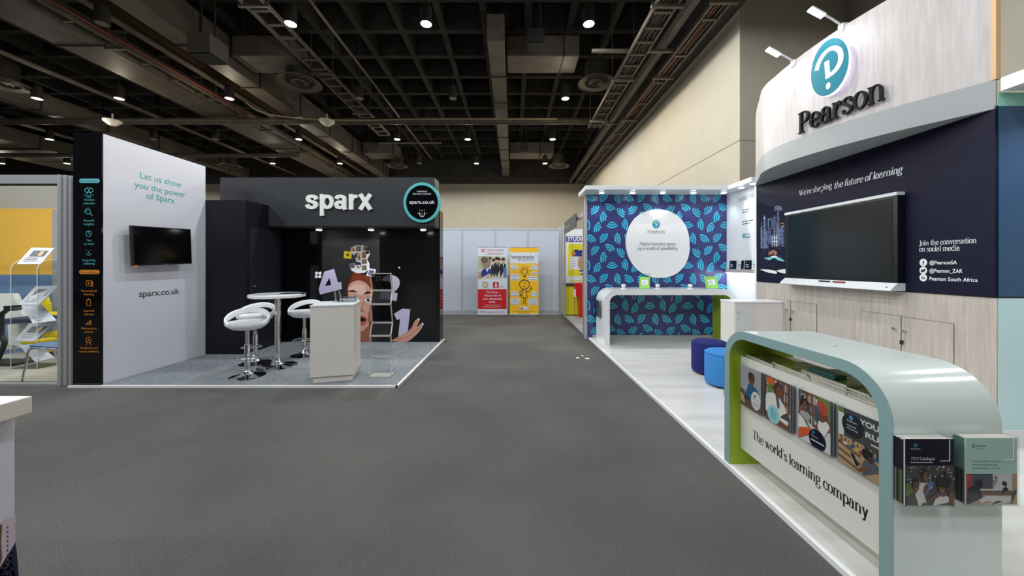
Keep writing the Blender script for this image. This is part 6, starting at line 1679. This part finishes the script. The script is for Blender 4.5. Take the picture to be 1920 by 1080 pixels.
# steel chair with blue seat
t = thing('chair', 'chair with blue seat and bent steel legs behind the booth pane', 'chair', (xat(75, 4.62), 4.62, .02))
sy = 4.45
P3 = lambda x, y, Y: at(*QL(x, y), Y)
seat = [P3(200, 760, sy), P3(402, 775, sy), P3(420, 730, sy + .38), P3(200 + 60, 742, sy + .38)]
MB().prism(seat, (0, 0, .025)).link('seat', M('chair_blue', (66, 104, 150), .5), t)
zf = .024
pA = P3(195, 775, sy); pB = P3(150, 1010, sy); pB.z = zf
MB().tube(spline([P3(380, 775, sy), P3(230, 768, sy), P3(193, 790, sy), P3(180, 850, sy), (pB.x, pB.y, zf)], 5), .012, 8).link('front_frame', m_chrome, t, smooth=60)
pC = P3(405, 960, sy + .36); MB().tube([P3(370, 780, sy + .3), P3(385, 850, sy + .34), (pC.x, pC.y, zf)], .012, 8).link('rear_frame', m_chrome, t, smooth=60)
pD = P3(440, 950, sy); MB().tube([P3(395, 780, sy), P3(410, 850, sy), (pD.x, pD.y, zf)], .012, 8).link('right_frame', m_chrome, t, smooth=60)
# white lounge chair, monitor arm, yellow seats
def solid(name, mat, pts, Y, depth, t, bev=0): return MB().prism([P3(x, y, Y) for x, y in pts], (0, depth, 0)).link(name, mat, t)
m_wch = M('chair_white', (222, 222, 216), .4); m_ych = M('chair_yellow', (238, 210, 20), .45); m_nseat = M('seat_navy', (48, 58, 84), .6)
t = thing('lounge_chair', 'white shell chair with dark blue cushion inside the glazed booth', 'chair', (xat(15, 5.9), 5.9, .02))
solid('backrest', m_wch, [(-60, 400), (85, 398), (110, 450), (150, 540), (160, 565), (20, 575), (-60, 580)], 6.2, .08, t)
solid('cushion', m_nseat, [(-60, 575), (60, 572), (205, 570), (210, 592), (60, 605), (-60, 610)], 5.6, .5, t)
solid('base', m_wch, [(50, 605), (200, 595), (190, 680), (150, 760), (60, 740)], 5.9, .06, t)
mb = MB(); b0 = P3(60, 700, 5.9); mb.cyl((b0.x, 5.95, .02), (b0.x, 5.95, .5), .03, n=12); mb.lathe([(.28, 0), (.28, .02), (.05, .05)], (b0.x, 5.95, .02), 24); mb.link('pedestal', m_chrome, t, smooth=40)
t = thing('equipment_arm', 'black device on a curved black arm inside the glazed booth', 'stand', (xat(8, 5.2), 5.2, .02))
e_ = [P3(20, 500, 5.2), P3(75, 500, 5.2)]
MB().prism([P3(22, 482, 5.2), P3(70, 480, 5.2), P3(72, 515, 5.2), P3(25, 520, 5.2)], (0, .12, 0)).link('device', m_black, t)
lowp = P3(60, 760, 5.2)
MB().tube(spline([P3(40, 515, 5.25), P3(12, 540, 5.25), P3(8, 600, 5.25), P3(10, 680, 5.25), P3(30, 735, 5.25), (lowp.x - .25, 5.25, .06)], 5), .03, 8).link('arm', m_black, t, smooth=60)
MB().box(lowp.x - .55, lowp.x + .2, 5.1, 5.4, .02, .06, bev=.01).link('foot', m_black, t)
MB().tube([P3(70, 497, 5.22), P3(150, 497, 5.22)], .008, 6).link('side_rod', m_steel, t)
t = thing('chair', 'yellow shell chair with white rim inside the glazed booth, nearest the frame post', 'chair', (xat(100, 5.6), 5.6, .02))
solid('seat', m_ych, [(285, 680), (320, 655), (430, 645), (430, 690), (300, 692)], 5.85, .35, t)
solid('shell', m_wch, [(280, 690), (430, 688), (430, 760), (310, 745), (285, 720)], 5.85, .35, t)
b0 = P3(380, 760, 6.0); MB().cyl((b0.x, 6.0, .02), (b0.x, 6.0, b0.z), .025, n=12).lathe([(.22, 0), (.22, .015), (.04, .04)], (b0.x, 6.0, .02), 20).link('pedestal', m_chrome, t, smooth=40)
t = thing('chair', 'yellow chair with pointed back by the blue wall in the glazed booth', 'chair', (xat(72, 6.2), 6.2, .02))
solid('backrest', m_ych, [(268, 480), (305, 418), (325, 470), (328, 545), (280, 540)], 6.5, .05, t)
solid('seat', m_ych, [(215, 562), (222, 532), (340, 540), (430, 548), (430, 562), (220, 568)], 6.15, .3, t)
b0 = P3(300, 570, 6.25); MB().cyl((b0.x, 6.25, .02), (b0.x, 6.25, b0.z), .025, n=12).link('pedestal', m_chrome, t)
t = thing('stool', 'yellow cube stool behind the zigzag stand in the glazed booth', 'stool', (xat(58, 5.5), 5.5, .02))
MB().box(xat(43, 5.5), xat(75, 5.5), 5.5, 5.8, .1, zat(655, 5.5), bev=.02).link('body', m_ych, t)
MB().box(xat(41, 5.5), xat(67, 5.5), 5.48, 5.82, zat(645, 5.5), zat(639.5, 5.5), bev=.01).link('top', m_ych, t)
MB().box(xat(46, 5.5), xat(72, 5.5), 5.52, 5.78, .02, .1).link('base', m_black, t)
MB().box(xat(50, 5.5), xat(60, 5.5), 5.6, 5.7, zat(656, 5.5), zat(644, 5.5)).link('neck', m_ych, t)

# ================================================================ white counter cut by the left frame edge
t = thing('reception_counter', 'white counter with lilac and navy printed front, alone on the carpet', 'counter', (-2.1, .8, 0))
m_lc = M('left_counter_white', (214, 212, 222), .4)
MB().box(-2.6, -1.657, .25, 1.214, H - .51, H - .45, bev=.004).link('worktop', M('left_counter_top', (226, 216, 208), .4), t)
MB().box(-2.55, -1.705, .30, 1.205, 0.001, H - .51, bev=.003).link('body', m_lc, t)
a = Art((-1.7047, .8, 0), (0, 1, 0), (0, 0, 1))
LQ = lambda x, y: (x / 3, 720 + y / 3)
a.poly([LQ(*p) for p in ((86, 742), (88, 1300), (-300, 1300), (-300, 800), (0, 780), (40, 755))], M('print_lilac', (206, 190, 204), .4), px=True)
a.poly([LQ(*p) for p in ((-300, 800), (12, 790), (6, 900), (12, 980), (0, 1020), (-300, 1100))], c_brown, px=True)
a.blob([LQ(*p) for p in ((87, 890), (87, 1300), (-200, 1300), (-100, 1100), (0, 1030), (40, 960))], M('print_navy', (30, 34, 62), .4), px=True)
rn = random.Random(11)
for i in range(260):
    x = rn.uniform(-100, 84); y = rn.uniform(900, 1250)
    if y > 1035 - (x) * 1.45: a.line([LQ(x, y), LQ(x + rn.uniform(-8, 8), y + rn.uniform(6, 12))], .004, c_white, px=True, up=False)
for i in range(9): a.line([LQ(40, 800 + i * 26), LQ(44, 812 + i * 26)], .003, c_slate, px=True)
a.link('front_print', t)
